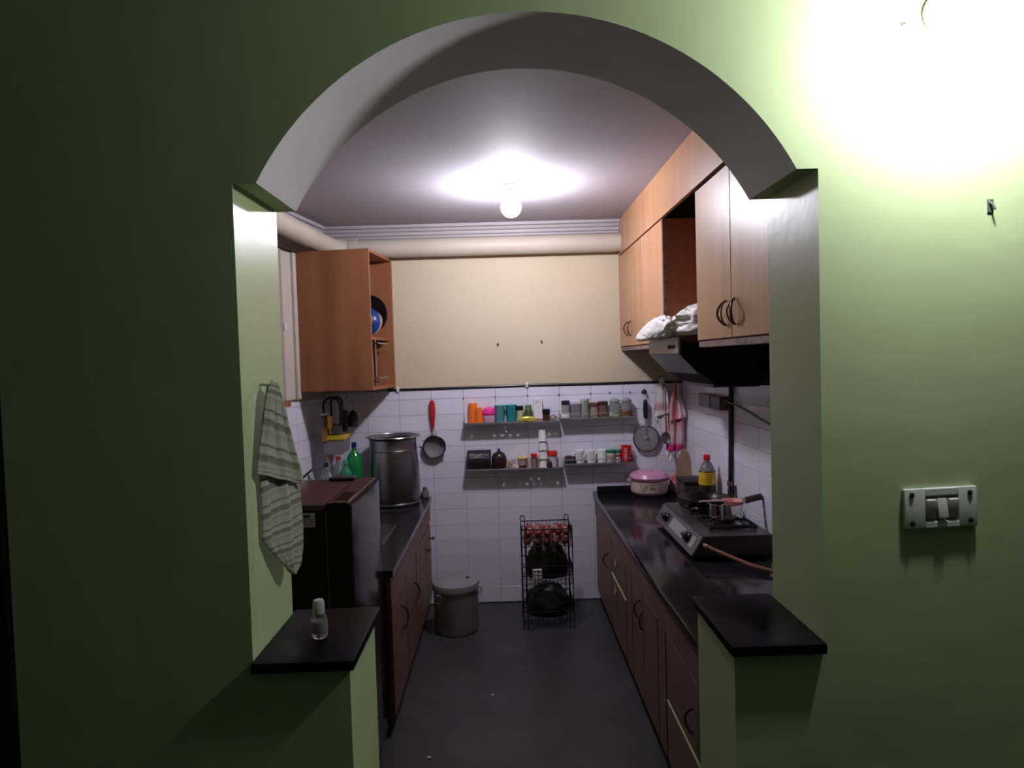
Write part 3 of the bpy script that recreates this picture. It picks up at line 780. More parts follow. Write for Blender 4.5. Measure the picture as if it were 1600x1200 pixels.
# grey container with yellow band hanging beneath the left cabinet, brushes and hoses around it
t = thing('hanging_container', 'grey container with a yellow band hung on the wall under the left cabinet', 'container', (-1.08, 4.48, 1.2))
GC = mat('container_grey', (0.20, 0.19, 0.21), 0.4)
bm = NB(); prism(bm, [(-1.17, 1.135), (-1.165, 1.125), (-1.065, 1.115), (-1.045, 1.13), (-1.035, 1.235), (-1.175, 1.235)], 'y', 4.38, 4.56); obj('tub', bm, GC, t)
bm = NB(); box(bm, -1.178, -1.032, 4.374, 4.565, 1.213, 1.243, 0.003); obj('band', bm, mat('band_yellow', (0.62, 0.47, 0.02), 0.4), t, 'bright yellow band')
bm = NB(); box(bm, -1.165, -1.055, 4.40, 4.55, 1.243, 1.305, 0.01, 2); obj('lid_box', bm, GC, t)
bm = NB(); tube(bm, [(-1.15, 4.42, 1.25), (-1.16, 4.42, 1.34), (-1.17, 4.42, 1.375)], 0.022, 10); obj('side_tube', bm, mat('container_brown', (0.14, 0.06, 0.035), 0.5), t, 'brown tube')
bm = NB(); lathe(bm, -1.165, 4.42, [(0.03, 1.375), (0.03, 1.385)], 16); obj('tube_cap', bm, WHITEP, t, 'white cap')
bm = NB(); tube(bm, [(-1.055, 4.45, 1.26), (-1.05, 4.45, 1.38), (-1.045, 4.45, 1.40)], 0.028, 10); obj('side_tube', bm, BLACKP, t)
bm = NB(); box(bm, -1.178, -1.14, 4.37, 4.40, 1.20, 1.30, 0.006); obj('side_pocket', bm, mat('amber_plastic', (0.30, 0.15, 0.04), 0.4), t, 'amber side pocket')
bm = NB()
pts = arc((-1.125, 1.43), 0.055, 200, -20, 14, 'xz', 4.44)
tube(bm, [(-1.177, 4.44, 1.37)] + pts + [(-1.072, 4.44, 1.40)], 0.007, 8)
pts = arc((-1.10, 1.45), 0.035, 180, 0, 10, 'xz', 4.47)
tube(bm, [(-1.135, 4.47, 1.36)] + pts + [(-1.062, 4.47, 1.38)], 0.008, 8)
obj('hose_loop', bm, BLACKP, t, 'black hose loops')
t = thing('bottle_brush', 'orange handled scrubbing brush tucked into the hanging grey container', 'brush', (-1.12, 4.38, 1.25))
bm = NB(); tube(bm, [(-1.125, 4.385, 1.25), (-1.125, 4.385, 1.29)], 0.008, 8); obj('handle', bm, mat('orange_brush', (0.75, 0.33, 0.05), 0.5), t)
bm = NB(); lathe(bm, -1.125, 4.385, [(0.006, 1.285), (0.019, 1.295), (0.014, 1.325), (0.018, 1.345), (0.015, 1.37), (0.005, 1.375)], 12); obj('head', bm, mat('orange_brush', (0.75, 0.33, 0.05), 0.5), t)
bm = bag_bm(-1.00, 4.50, 1.285, 0.035, 0.04, 0.075, 21, 3)
solo('scrubber', bm, mat('black_mesh', (0.03, 0.025, 0.03), 0.8, bump=0.9, bscale=60), 'fuzzy black scrubber hanging right of the grey container', 'scrubber', ang=70)
bm = NB(); pts = [(-1.035 + 0.006*math.sin(i*2.1), 4.57 + 0.004*math.cos(i*1.7), 1.515-0.017*i) for i in range(12)]
tube(bm, pts, 0.006, 6)
solo('string_loop', bm, PLAS, 'twisted clear plastic strip hanging under the left wall cabinet', 'strip')

# ================================================================== BIN
cx, cy = -0.338, 4.25
t = thing('storage_bin', 'round dull aluminium bin with a lid and ring handles on the floor', 'bin', (cx, cy, 0))
bm = NB(); lathe(bm, cx, cy, [(0.128, 0.0), (0.134, 0.006), (0.138, 0.02), (0.142, 0.27), (0.143, 0.285)], 48); obj('body', bm, ALU, t)
bm = NB(); lathe(bm, cx, cy, [(0.146, 0.272), (0.150, 0.274), (0.150, 0.303), (0.146, 0.312), (0.11, 0.320), (0.09, 0.318), (0.02, 0.322)], 48); ld = obj('lid', bm, ALU, t)
bm = NB(); lathe(bm, cx+0.075, cy+0.03, [(0.012, 0.319), (0.010, 0.326), (0.002, 0.328)], 12); obj('vent', bm, BLACKM, ld)
for sgn in (-1, 1):
    hx = cx + sgn*0.5*0.142*1.35; hy = cy - 0.142*0.74
    if sgn > 0: hx, hy = cx + 0.135, cy + 0.06
    bm = NB()
    pts = [(hx + (0.026*math.cos(a_)), hy-0.010, 0.232 + 0.022*math.sin(a_)) for a_ in [2*PI*i/16 for i in range(16)]]
    tube(bm, pts, 0.003, 6, closed=True); box(bm, hx-0.02, hx+0.02, hy-0.008, hy+0.02, 0.25, 0.262, 0.002)
    obj('ring_handle', bm, STEEL, t)

# ================================================================== WIRE TROLLEY WITH ONIONS
X0, X1, Y0, Y1 = 0.088, 0.402, 4.20, 4.44
t = thing('wire_rack', 'black three tier wire vegetable rack standing against the tiled back wall', 'rack', (0.245, 4.32, 0))
WIRE = mat('black_wire', (0.015, 0.012, 0.014), 0.4, 0.3)
for x in (X0+0.012, X1-0.012):
    for y in (Y0, Y1):
        bm = NB(); zt_ = 0.655 if y == Y1 else 0.645
        if y == Y1 or True:
            pts = [(x-0.013, y, 0.0), (x-0.013, y, zt_)] + arc((x, zt_), 0.013, 180, 0, 8, 'xz', y) + [(x+0.013, y, zt_), (x+0.013, y, 0.0)]
        tube(bm, pts, 0.0035, 6)
        obj('leg', bm, WIRE, t)
def basket(zb_, zt_):
    bm = NB(); r = 0.0028
    for z in (zt_, zb_):
        tube(bm, [(X0, Y0, z), (X1, Y0, z), (X1, Y1, z), (X0, Y1, z)], 0.004 if z == zt_ else r, 6, closed=True)
    tube(bm, [(X0, Y0, (zb_+zt_)/2), (X1, Y0, (zb_+zt_)/2), (X1, Y1, (zb_+zt_)/2), (X0, Y1, (zb_+zt_)/2)], r, 5, closed=True)
    n = 13
    for i in range(n+1):
        x = X0 + (X1-X0)*i/n
        tube(bm, [(x, Y0, zt_), (x, Y0, zb_), (x, Y1, zb_), (x, Y1, zt_)], 0.0016, 4)
    for i in range(1, 9):
        y = Y0 + (Y1-Y0)*i/9
        tube(bm, [(X0, y, zt_), (X0, y, zb_), (X1, y, zb_), (X1, y, zt_)], 0.0016, 4)
    obj('wire_basket', bm, WIRE, t)
basket(0.525, 0.632); basket(0.285, 0.40); basket(0.055, 0.17)
# onions
rnd = random.Random(11)
def onion_bm(r):
    b = NB()
    lathe(b, 0, 0, [(0.003, -r*0.88), (r*0.45, -r*0.8), (r*0.85, -r*0.42), (r, 0), (r*0.86, r*0.45), (r*0.5, r*0.78), (r*0.18, r*0.95), (r*0.12, r*1.2), (r*0.06, r*1.35)], 14)
    return b
ONM = [mat('red_onion_skin', (0.20, 0.025, 0.03), 0.35, col2=(0.30, 0.07, 0.06), nscale=30, stretch=(3, 3, 0.4)),
       mat('pale_onion_skin', (0.42, 0.20, 0.15), 0.35, col2=(0.27, 0.06, 0.055), nscale=30, stretch=(3, 3, 0.4))]
om = [mesh_of('onion', onion_bm(0.026), ONM[0], 60), mesh_of('onion', onion_bm(0.025), ONM[1], 60)]
k = 0
for lay, zz in ((0, 0.553), (1, 0.598)):
    for iy in range(4):
        for ix in range(5):
            if lay == 1 and rnd.random() < 0.12: continue
            x = X0 + 0.034 + ix*0.0605 + (0.012 if iy % 2 else 0) + (lay*0.008) - (0.006 if ix == 4 else 0); y = Y0 + 0.034 + iy*0.056
            o = bpy.data.objects.new('onion', om[k % 2 if rnd.random() < .8 else 0]); COL.objects.link(o)
            o.location = (min(x, X1-0.032), y, zz)
            o.rotation_euler = (rnd.uniform(-1.2, 1.2), rnd.uniform(-1.2, 1.2), rnd.uniform(0, 6))
            props(o, 'onion in the ' + ('upper' if lay else 'lower') + ' layer of the top wire basket, ' + ['front', 'second', 'third', 'back'][iy] + ' row, ' + ['far left', 'left of centre', 'centre', 'right of centre', 'far right'][ix], 'onion', 'onions in the top basket')
            k += 1
bm = bag_bm(0.248, 4.345, 0.292, 0.138, 0.085, 0.155, 31, 4)  # dark contents, enlarged so the lumps also stand for the rack's shadow
solo('dark_bag_shade', bm, mat('dark_green_bag', (0.018, 0.018, 0.014), 0.5), 'dark bag standing for contents and shadow in the middle wire basket', 'bag', ang=60)
bm = NB(); box(bm, 0.150, 0.212, 4.208, 4.238, 0.291, 0.375, 0.006, 2)
solo('packet', bm, PAPER, 'white packet behind the wires in the middle basket', 'packet')
bm = bag_bm(0.245, 4.32, 0.062, 0.142, 0.105, 0.135, 33, 4)
solo('dark_bag_shade', bm, mat('black_bag', (0.02, 0.02, 0.02), 0.4), 'black bag standing for contents and shadow in the bottom wire basket', 'bag', ang=60)

# ================================================================== STRAINER & ROUND TOOL on the wall
RED = mat('red_handle', (0.50, 0.02, 0.02), 0.35)
t = thing('tea_strainer', 'round mesh strainer with a red handle hanging on the back wall', 'strainer', (-0.486, 4.66, 1.10))
bm = NB(); lathe(bm, 0, 0, [(0.003, 1.235), (0.010, 1.245), (0.017, 1.30), (0.0215, 1.37), (0.020, 1.41), (0.012, 1.432), (0.003, 1.436)], 16, M=Matrix.Translation((-0.493, 4.672, 0)) @ Matrix.Diagonal((1, 0.6, 1, 1))); obj('handle', bm, RED, t, 'red handle')
bm = NB(); tube(bm, [(-0.492, 4.67, 1.25), (-0.505, 4.665, 1.21), (-0.507, 4.66, 1.185)], 0.003, 6); tube(bm, [(-0.492, 4.67, 1.25), (-0.474, 4.665, 1.21), (-0.471, 4.66, 1.185)], 0.003, 6); obj('wire_neck', bm, STEEL, t)
Mx = Matrix.Translation((-0.486, 4.655, 1.115)) @ Matrix.Rotation(math.radians(90), 4, 'X')
bm = NB(); tube(bm, [tuple(Mx @ Vector((0.076*math.cos(2*PI*i/36), 0.076*math.sin(2*PI*i/36), 0))) for i in range(36)], 0.0045, 6, closed=True); obj('rim', bm, BLACKP, t, 'dark rim')
bm = NB(); lathe(bm, 0, 0, [(0.074, 0.0), (0.068, -0.015), (0.045, -0.030), (0.01, -0.034)][::-1], 32, M=Mx, cap1=False, cap0=True); obj('mesh_bowl', bm, mat('mesh_grey', (0.24, 0.22, 0.23), 0.5, 0.4, bump=0.8, bscale=260), t)
bm = NB()
for a_ in (150, 235, 320):
    a_ = math.radians(a_); tube(bm, [tuple(Mx @ Vector((0.072*math.cos(a_), 0.072*math.sin(a_), 0))), tuple(Mx @ Vector((0.095*math.cos(a_), 0.095*math.sin(a_), -0.004)))], 0.004, 6)
obj('rest_lugs', bm, STEEL, t)

t = thing('skimmer', 'flat round steel skimmer with a black handle hanging right of the shelves', 'skimmer', (0.977, 4.66, 1.03))
Mx = Matrix.Translation((0.978, 4.662, 1.125)) @ Matrix.Rotation(math.radians(90), 4, 'X')
bm = NB(); lathe(bm, 0, 0, [(0.086, -0.006), (0.086, 0.003), (0.05, 0.006), (0.01, 0.008)], 40, M=Mx); obj('disc', bm, mat('tool_steel', (0.40, 0.38, 0.40), 0.4, 0.5), t)
bm = NB(); tube(bm, [tuple(Mx @ Vector((0.087*math.cos(2*PI*i/40), 0.087*math.sin(2*PI*i/40), 0))) for i in range(40)], 0.005, 6, closed=True); obj('rim', bm, BLACKP, t, 'black rim')
bm = NB(); box(bm, 0.971, 0.986, 4.650, 4.656, 1.11, 1.27, 0.002); obj('shank', bm, STEEL, t)
bm = NB(); lathe(bm, 0, 0, [(0.007, 0), (0.010, 0.004), (0.004, 0.008)], 10, M=Matrix.Translation((0.980, 4.65, 1.13)) @ Matrix.Rotation(math.radians(90), 4, 'X')); obj('rivet', bm, STEEL, t)
bm = NB(); lathe(bm, 0, 0, [(0.008, 1.262), (0.015, 1.275), (0.017, 1.33), (0.014, 1.38), (0.010, 1.395)], 14, M=Matrix.Translation((0.976, 4.655, 0)) @ Matrix.Diagonal((1, 0.6, 1, 1))); obj('handle', bm, BLACKP, t, 'black handle')
bm = NB(); tube(bm, [(0.970, 4.655, 1.392), (0.966, 4.66, 1.425), (0.975, 4.665, 1.44), (0.984, 4.66, 1.425), (0.981, 4.655, 1.392)], 0.0025, 6); obj('hang_loop', bm, STEEL, t)
bm = NB(); lathe(bm, 0, 0, [(0.018, 0), (0.020, 0.006), (0.010, 0.014), (0.006, 0.03), (0.009, 0.034)], 10, M=Matrix.Translation((0.976, 4.697, 1.447)) @ Matrix.Rotation(math.radians(90), 4, 'X'))
solo('wall_hook', bm, BLACKP, 'black flower shaped hook holding the round skimmer', 'hook')

# ================================================================== WALL SHELVES
def shelf(lab, x0, x1, z, holes, rail=False):
    t = thing('wall_shelf', lab, 'shelf', ((x0+x1)/2, 4.69, z))
    y0, y1 = 4.602, 4.693
    cxn = 0.0100; cyn = 0.0091
    nx = int((x1-x0)/cxn); ny = int((y1-y0)/cyn)
    cxn = (x1-x0)/nx; cyn = (y1-y0)/ny
    def hole(i, j):
        if not holes: return False
        if i < 6 or i > nx-4: return False
        if j % 2 == 0 or j > 8: return False
        return (i + (j//2)*2) % 5 in (0, 1)
    bm = NB()
    V = {}
    def v(i, j, top):
        kk = (i, j, top)
        if kk not in V: V[kk] = bm.verts.new((x0+i*cxn, y0+j*cyn, z if top else z-0.0025))
        return V[kk]
    for i in range(nx):
        for j in range(ny):
            if hole(i, j): continue
            bm.faces.new((v(i, j, 1), v(i+1, j, 1), v(i+1, j+1, 1), v(i, j+1, 1)))
            bm.faces.new((v(i, j, 0), v(i, j+1, 0), v(i+1, j+1, 0), v(i+1, j, 0)))
            for di, dj, a, b in ((-1, 0, (i, j), (i, j+1)), (1, 0, (i+1, j), (i+1, j+1)), (0, -1, (i, j), (i+1, j)), (0, 1, (i, j+1), (i+1, j+1))):
                ii, jj = i+di, j+dj
                if ii < 0 or jj < 0 or ii >= nx or jj >= ny or hole(ii, jj):
                    bm.faces.new((v(*a, 1), v(*b, 1), v(*b, 0), v(*a, 0)))
    obj('plate', bm, SHELFM, t)
    bm = NB(); box(bm, x0, x1, y0-0.0015, y0+0.0015, z-0.008, z+0.004, 0.0005); obj('front_lip', bm, SHELFM, t)
    for xx in (x0, x1):
        bm = NB(); a = xx-0.0015; prism(bm, [(4.694, z+0.045), (4.694, z-0.006), (y0+0.002, z-0.006), (y0+0.002, z+0.004), (4.665, z+0.04)], 'x', a, a+0.003); obj('side_bracket', bm, SHELFM, t)
    if rail:
        bm = NB(); tube(bm, [(x0, 4.69, z+0.03), (x0, y0, z+0.03), (x1, y0, z+0.03), (x1, 4.69, z+0.03)], 0.0022, 6)
        for q in range(4):
            xx = x0+0.002+(x1-x0-0.004)*q/3; tube(bm, [(xx, y0, z), (xx, y0, z+0.03)], 0.002, 6)
        obj('guard_rail', bm, STEEL, t)
    return t
ZUL, ZUR, ZLL, ZLR = 1.272, 1.287, 0.953, 0.972
shelf('upper left perforated steel wall shelf holding the orange and teal tumblers', -0.272, 0.372, ZUL, True)
shelf('upper right steel wall shelf holding the clear storage jars', 0.384, 0.882, ZUR, False, True)
shelf('lower left perforated steel wall shelf holding the black box and teapot', -0.272, 0.390, ZLL, True)
shelf('lower right steel wall shelf holding white mugs behind a wire rail', 0.402, 0.884, ZLR, False, True)

SY = 4.6480
def cup_inv(name, lab, cx, cy, z, r0, r1, h_, m, group=None, cat='tumbler'):
    """upside-down tumbler: wide rim below, narrower base on top"""
    bm = NB(); lathe(bm, cx, cy, [(r0*0.94, z), (r0, z), (r0, z+0.004), (r0*0.97, z+0.012), (r1, z+h_-0.006), (r1*0.94, z+h_), (r1*0.8, z+h_-0.002)], 28)
    return solo(name, bm, m, lab, cat, group)
OR = mat('orange_plastic', (0.85, 0.17, 0.02), 0.35)
cup_inv('tumbler', 'front orange plastic tumbler standing upside down at the left end of the shelf', -0.172, 4.6280, ZUL+0.001, 0.030, 0.022, 0.105, OR, 'orange tumblers')
cup_inv('tumbler', 'taller orange plastic tumbler upside down, left and behind the other orange one', -0.213, 4.6660, ZUL+0.001, 0.036, 0.030, 0.134, OR, 'orange tumblers')
def container(name, lab, cat, cx, cy, z, prof, m, lid=None, lm=None, group=None, lidname='lid', lidlab=None, n=24, extra=None):
    t = thing(name, lab, cat, (cx, cy, z), group=group)
    bm = NB(); lathe(bm, cx, cy, [(r, z+zz) for r, zz in prof], n); obj('body', bm, m, t)
    if lid:
        bm = NB(); lathe(bm, cx, cy, [(r, z+zz) for r, zz in lid], n); obj(lidname, bm, lm, t, lidlab)
    if extra:
        for en, pr, em, el in extra:
            bm = NB(); lathe(bm, cx, cy, [(r, z+zz) for r, zz in pr], n); obj(en, bm, em, t, el)
    return t
z = ZUL+0.001
container('snack_tub', 'round tub with a bright pink domed lid between the orange and teal tumblers', 'tub', -0.103, SY, z, [(0.040, 0), (0.044, 0.006), (0.045, 0.062)], mat('pink_clear', (0.70, 0.45, 0.58), 0.2),
          [(0.046, 0.056), (0.047, 0.078), (0.041, 0.094), (0.020, 0.106), (0.004, 0.108)], mat('hot_pink', (0.80, 0.05, 0.35), 0.2), lidlab='pink domed lid', extra=[('collar', [(0.0465, 0.052), (0.0475, 0.056), (0.0475, 0.064), (0.0465, 0.066)], mat('deep_pink', (0.62, 0.01, 0.20), 0.3), 'deep pink ring')])
TEAL = mat('teal_plastic', (0.04, 0.42, 0.45), 0.25, trans=0.2)
TEAL2 = mat('pale_teal_plastic', (0.16, 0.48, 0.52), 0.25, trans=0.25)
def tumbler(lab, cx, m, h_):
    t = thing('tumbler', lab, 'tumbler', (cx, SY, z), group='teal tumblers')
    bm = NB(); hollow(bm, cx, SY, [(0.030, z), (0.032, z+0.003), (0.037, z+h_-0.008), (0.039, z+h_-0.005), (0.039, z+h_)], 0.003, 28); obj('cup', bm, m, t)
    bm = NB(); tube(bm, [(cx+0.0385*math.cos(2*PI*i/28), SY+0.0385*math.sin(2*PI*i/28), z+h_) for i in range(28)], 0.0025, 5, closed=True); obj('rim', bm, TEAL, t)
tumbler('pale teal plastic tumbler, the left of the two teal ones', -0.029, TEAL2, 0.112)
tumbler('deep teal plastic tumbler, the right of the two teal ones', 0.050, TEAL, 0.114)
container('spice_jar', 'small pale jar with a black cap right of the teal tumblers', 'jar', 0.110, SY, z, [(0.019, 0), (0.022, 0.004), (0.022, 0.072), (0.016, 0.080)], mat('pale_green_glass', (0.45, 0.50, 0.33), 0.2), [(0.023, 0.078), (0.0245, 0.082), (0.024, 0.105), (0.020, 0.108)], BLACKP, lidlab='black cap')
container('spice_jar', 'dark olive green jar standing left of the tall white box', 'jar', 0.168, SY, z, [(0.028, 0), (0.032, 0.006), (0.032, 0.05), (0.026, 0.078), (0.022, 0.084)], mat('olive_glass', (0.07, 0.10, 0.03), 0.2), [(0.023, 0.082), (0.0235, 0.106), (0.019, 0.112)], mat('olive_lid', (0.12, 0.22, 0.10), 0.4), lidlab='green cap')
bm = bag_bm(0.158, 4.6120, ZUL+0.001, 0.062, 0.016, 0.026, 41, 3)
solo('crumpled_packet', bm, mat('yellow_foil', (0.70, 0.60, 0.10), 0.3, 0.2, noise=0.6, nscale=60), 'crumpled yellow packet lying before the dark green jar', 'packet', ang=50)
t = thing('carton', 'tall plain white carton standing on the upper left shelf', 'carton', (0.234, SY, z))
bm = NB(); box(bm, 0.205, 0.264, 4.6280, 4.6780, z, z+0.155, 0.0015); obj('box', bm, PAPER, t)
bm = NB()
for k in range(3): box(bm, 0.215, 0.250-0.008*k, 4.6268, 4.6280, z+0.136-k*0.007, z+0.138-k*0.007)
obj('print', bm, mat('print_grey', (0.35, 0.34, 0.36), 0.7), t, 'faint grey print')
bm = NB(); box(bm, 0.206, 0.264, 4.6268, 4.6280, z+0.002, z+0.018); obj('stripe', bm, mat('carton_brown', (0.35, 0.20, 0.13), 0.6), t, 'brown stripe at the foot')
container('spice_jar', 'squat jar with a wide black lid right of the white carton', 'jar', 0.287, 4.6410, z, [(0.023, 0), (0.026, 0.004), (0.026, 0.05)], mat('dark_brown_jar', (0.05, 0.025, 0.02), 0.3), [(0.027, 0.046), (0.029, 0.05), (0.029, 0.078), (0.025, 0.081)], BLACKP, lidlab='black lid')
bm = bag_bm(0.336, 4.6360, ZUL+0.002, 0.028, 0.02, 0.028, 43, 3)
solo('crumpled_packet', bm, mat('grey_wrapper', (0.42, 0.38, 0.36), 0.4, noise=0.8, nscale=70, col2=(0.1, 0.05, 0.04)), 'small crumpled greyish wrapper between the black lidded jar and the shelf joint', 'packet', ang=50)
z = ZUR+0.001
JW = mat('cloudy_jar', (0.55, 0.56, 0.56), 0.15, trans=0.5)
container('storage_jar', 'clear jar, dark lid, white contents, leftmost on the upper right shelf', 'jar', 0.424, SY, z, [(0.026, 0), (0.029, 0.004), (0.029, 0.086), (0.024, 0.092)], JW, [(0.026, 0.088), (0.030, 0.092), (0.030, 0.115), (0.024, 0.119)], BLACKP, lidlab='dark lid',
          extra=[('contents', [(0.0295, 0.001), (0.0297, 0.03), (0.0295, 0.031)], mat('salt_white', (0.8, 0.8, 0.82), 0.6), 'white contents')])
t = thing('tin_box', 'plain dark grey box between two jars on the upper right shelf', 'box', (0.493, SY, z))
bm = NB(); box(bm, 0.456, 0.524, 4.6260, 4.6810, z, z+0.094, 0.003); obj('box', bm, mat('grey_tin', (0.17, 0.15, 0.17), 0.45), t)
bm = NB(); box(bm, 0.454, 0.526, 4.6240, 4.6830, z+0.089, z+0.103, 0.003); obj('lid', bm, mat('pale_lid', (0.45, 0.42, 0.47), 0.4), t, 'paler lid')
container('storage_jar', 'tall straight clear glass jar with a clear lid on the upper right shelf', 'jar', 0.556, SY, z, [(0.027, 0), (0.029, 0.003), (0.029, 0.115)], mat('pale_olive_glass', (0.52, 0.55, 0.46), 0.12, trans=0.45), [(0.030, 0.112), (0.032, 0.116), (0.032, 0.128), (0.028, 0.130)], mat('clear_lid', (0.55, 0.58, 0.52), 0.2), lidlab='clear lid',
          extra=[('contents', [(0.0292, 0.002), (0.0294, 0.05), (0.0292, 0.052)], mat('beans_grey', (0.33, 0.31, 0.28), 0.6, noise=0.5, nscale=120), 'grey speckled contents')])
container('storage_jar', 'small jar with a brown lid and pale contents right of the tall clear jar', 'jar', 0.620, 4.6410, z, [(0.025, 0), (0.028, 0.003), (0.028, 0.076)], mat('jar_pale_brown', (0.42, 0.36, 0.34), 0.15, trans=0.3), [(0.029, 0.072), (0.030, 0.074), (0.030, 0.096), (0.026, 0.1)], mat('brown_lid', (0.14, 0.06, 0.045), 0.35), lidlab='brown lid')
container('storage_jar', 'small jar with brown contents and a dark brown lid left of the large clear jars', 'jar', 0.682, SY, z, [(0.028, 0), (0.032, 0.003), (0.032, 0.086)], mat('jar_brown', (0.22, 0.12, 0.10), 0.15, trans=0.2), [(0.033, 0.082), (0.034, 0.085), (0.034, 0.104), (0.030, 0.107)], mat('dark_brown_lid', (0.06, 0.02, 0.018), 0.35), lidlab='dark brown lid')
JC = mat('jar_clear_green', (0.80, 0.86, 0.80), 0.06, trans=0.8)
for cx_, lab, cm, cl in ((0.762, 'large clear globe jar with a flat clear lid, the left of the pair', (0.45, 0.50, 0.42), 'pale contents'), (0.842, 'large clear globe jar half full of brown contents, right end of the upper shelf', (0.22, 0.10, 0.06), 'brown contents')):
    container('globe_jar', lab, 'jar', cx_, SY, z, [(0.034, 0), (0.039, 0.006), (0.0395, 0.06), (0.036, 0.085), (0.029, 0.098)], JC, [(0.030, 0.096), (0.037, 0.100), (0.037, 0.112), (0.024, 0.122), (0.008, 0.126)], mat('jar_lid_clear', (0.42, 0.47, 0.44), 0.1, trans=0.4), lidlab='clear lid', group='large clear jars',
              extra=[('contents', [(0.0395, 0.004), (0.0400, 0.030), (0.0396, 0.040 if cx_ > 0.8 else 0.02)], mat('cont_'+cl.replace(' ', '_'), cm, 0.6), cl)])
# lower left shelf
z = ZLL+0.001
t = thing('black_box', 'black box with grey script lettering on the lower left shelf', 'box', (-0.181, SY, z))
bm = NB(); box(bm, -0.262, -0.100, 4.6080, 4.675, z, z+0.066, 0.004); obj('box', bm, BLACKP, t)
bm = NB(); prism(bm, [(4.6080, z+0.068), (4.6130, z+0.122), (4.675, z+0.128), (4.675, z+0.068)], 'x', -0.260, -0.098); ldd = obj('lid', bm, BLACKM, t)
bm = NB()
prism(bm, [(4.6065, z+0.074), (4.6105, z+0.116), (4.6115, z+0.116), (4.6075, z+0.074)], 'x', -0.252, -0.106); obj('label_panel', bm, mat('label_dark_grey', (0.10, 0.095, 0.10), 0.5), ldd, 'dark grey panel')
bm = NB()
rs = random.Random(8)
pts = []
for i in range(60):
    u = i/59; x = -0.242 + 0.085*u; zz = z+0.099 + 0.011*math.sin(u*42) * (1-0.4*u) + 0.004*math.sin(u*9)
    pts.append((x, 4.6068 + (zz-z-0.074)*0.08, zz))
tube(bm, pts, 0.0019, 4)
pts = [(-0.235 + 0.085*i/12, 4.6065 + 0.001, z+0.081 + 0.006*math.sin(i/12*PI*0.8)) for i in range(13)]
tube(bm, pts, 0.0019, 4)
pts = [(-0.150 + 0.032*i/16, 4.6085, z+0.100 + 0.005*math.sin(i*1.5)) for i in range(17)]
tube(bm, pts, 0.001, 4)
obj('script_lettering', bm, mat('script_grey', (0.42, 0.40, 0.42), 0.5), ldd, 'grey cursive lettering')
container('teapot', 'dark round pot with a domed lid and pointed finial beside the black box', 'pot', -0.043, SY, z, [(0.030, 0), (0.048, 0.012), (0.053, 0.045), (0.051, 0.072)], mat('dark_maroon_glaze', (0.035, 0.012, 0.015), 0.25),
          [(0.052, 0.070), (0.050, 0.082), (0.038, 0.104), (0.016, 0.116), (0.007, 0.122), (0.010, 0.130), (0.003, 0.142)], mat('dark_glaze', (0.03, 0.02, 0.022), 0.22), lidlab='domed lid with finial')
bm = NB(); box(bm, 0.022, 0.070, 4.6510, 4.6760, z, z+0.062, 0.004, M=Matrix.Translation((0.046, 4.6660, 0)) @ Matrix.Rotation(0.2, 4, 'Y') @ Matrix.Translation((-0.046, -4.6660, 0)) if False else None)
solo('packet', bm, mat('beige_packet', (0.48, 0.40, 0.38), 0.5), 'beige packet standing behind small wrappers right of the dark pot', 'packet')
bm = bag_bm(0.030, 4.6210, z, 0.020, 0.018, 0.042, 51, 3)
solo('crumpled_packet', bm, mat('brown_white_wrap', (0.62, 0.50, 0.42), 0.4, col2=(0.25, 0.06, 0.03), nscale=60), 'crumpled brown and white wrapper beside the dark pot', 'packet', ang=50)
bm = bag_bm(0.066, 4.6160, z, 0.026, 0.016, 0.02, 52, 3)
solo('crumpled_packet', bm, mat('cream_wrap', (0.72, 0.66, 0.56), 0.4, noise=0.4, nscale=50), 'small flat cream wrapper in front of the beige packet', 'packet', ang=50)
container('spice_jar', 'short jar with a wide yellow lid on the lower left shelf', 'jar', 0.114, 4.6380, z, [(0.027, 0), (0.030, 0.003), (0.032, 0.062)], mat('jar_taupe', (0.34, 0.27, 0.26), 0.2), [(0.033, 0.060), (0.036, 0.064), (0.036, 0.074), (0.031, 0.077)], mat('yellow_lid', (0.72, 0.56, 0.18), 0.4), lidlab='yellow lid',
          extra=[('contents', [(0.0285, 0.0), (0.0305, 0.003), (0.031, 0.020), (0.0305, 0.021)], mat('dark_spice', (0.05, 0.02, 0.02), 0.7), 'dark contents')])
container('spice_jar', 'slim pinkish jar between the yellow lidded jar and the red capped bottle', 'jar', 0.166, 4.6560, z, [(0.019, 0), (0.020, 0.003), (0.020, 0.060), (0.017, 0.066)], mat('jar_pinkish', (0.50, 0.38, 0.38), 0.2))
container('sauce_bottle', 'slim bottle with a wide red cap on the lower left shelf', 'bottle', 0.196, 4.6280, z, [(0.014, 0), (0.017, 0.003), (0.017, 0.06), (0.010, 0.074)], mat('bottle_taupe', (0.25, 0.15, 0.15), 0.2), [(0.020, 0.073), (0.023, 0.077), (0.023, 0.094), (0.018, 0.098)], mat('red_cap2', (0.60, 0.02, 0.02), 0.3), lidname='cap', lidlab='red cap')
container('spice_jar', 'small brownish jar left of the stack of paper cups', 'jar', 0.232, 4.6610, z, [(0.019, 0), (0.021, 0.003), (0.021, 0.068), (0.018, 0.074)], mat('jar_greybrown', (0.33, 0.26, 0.25), 0.2))
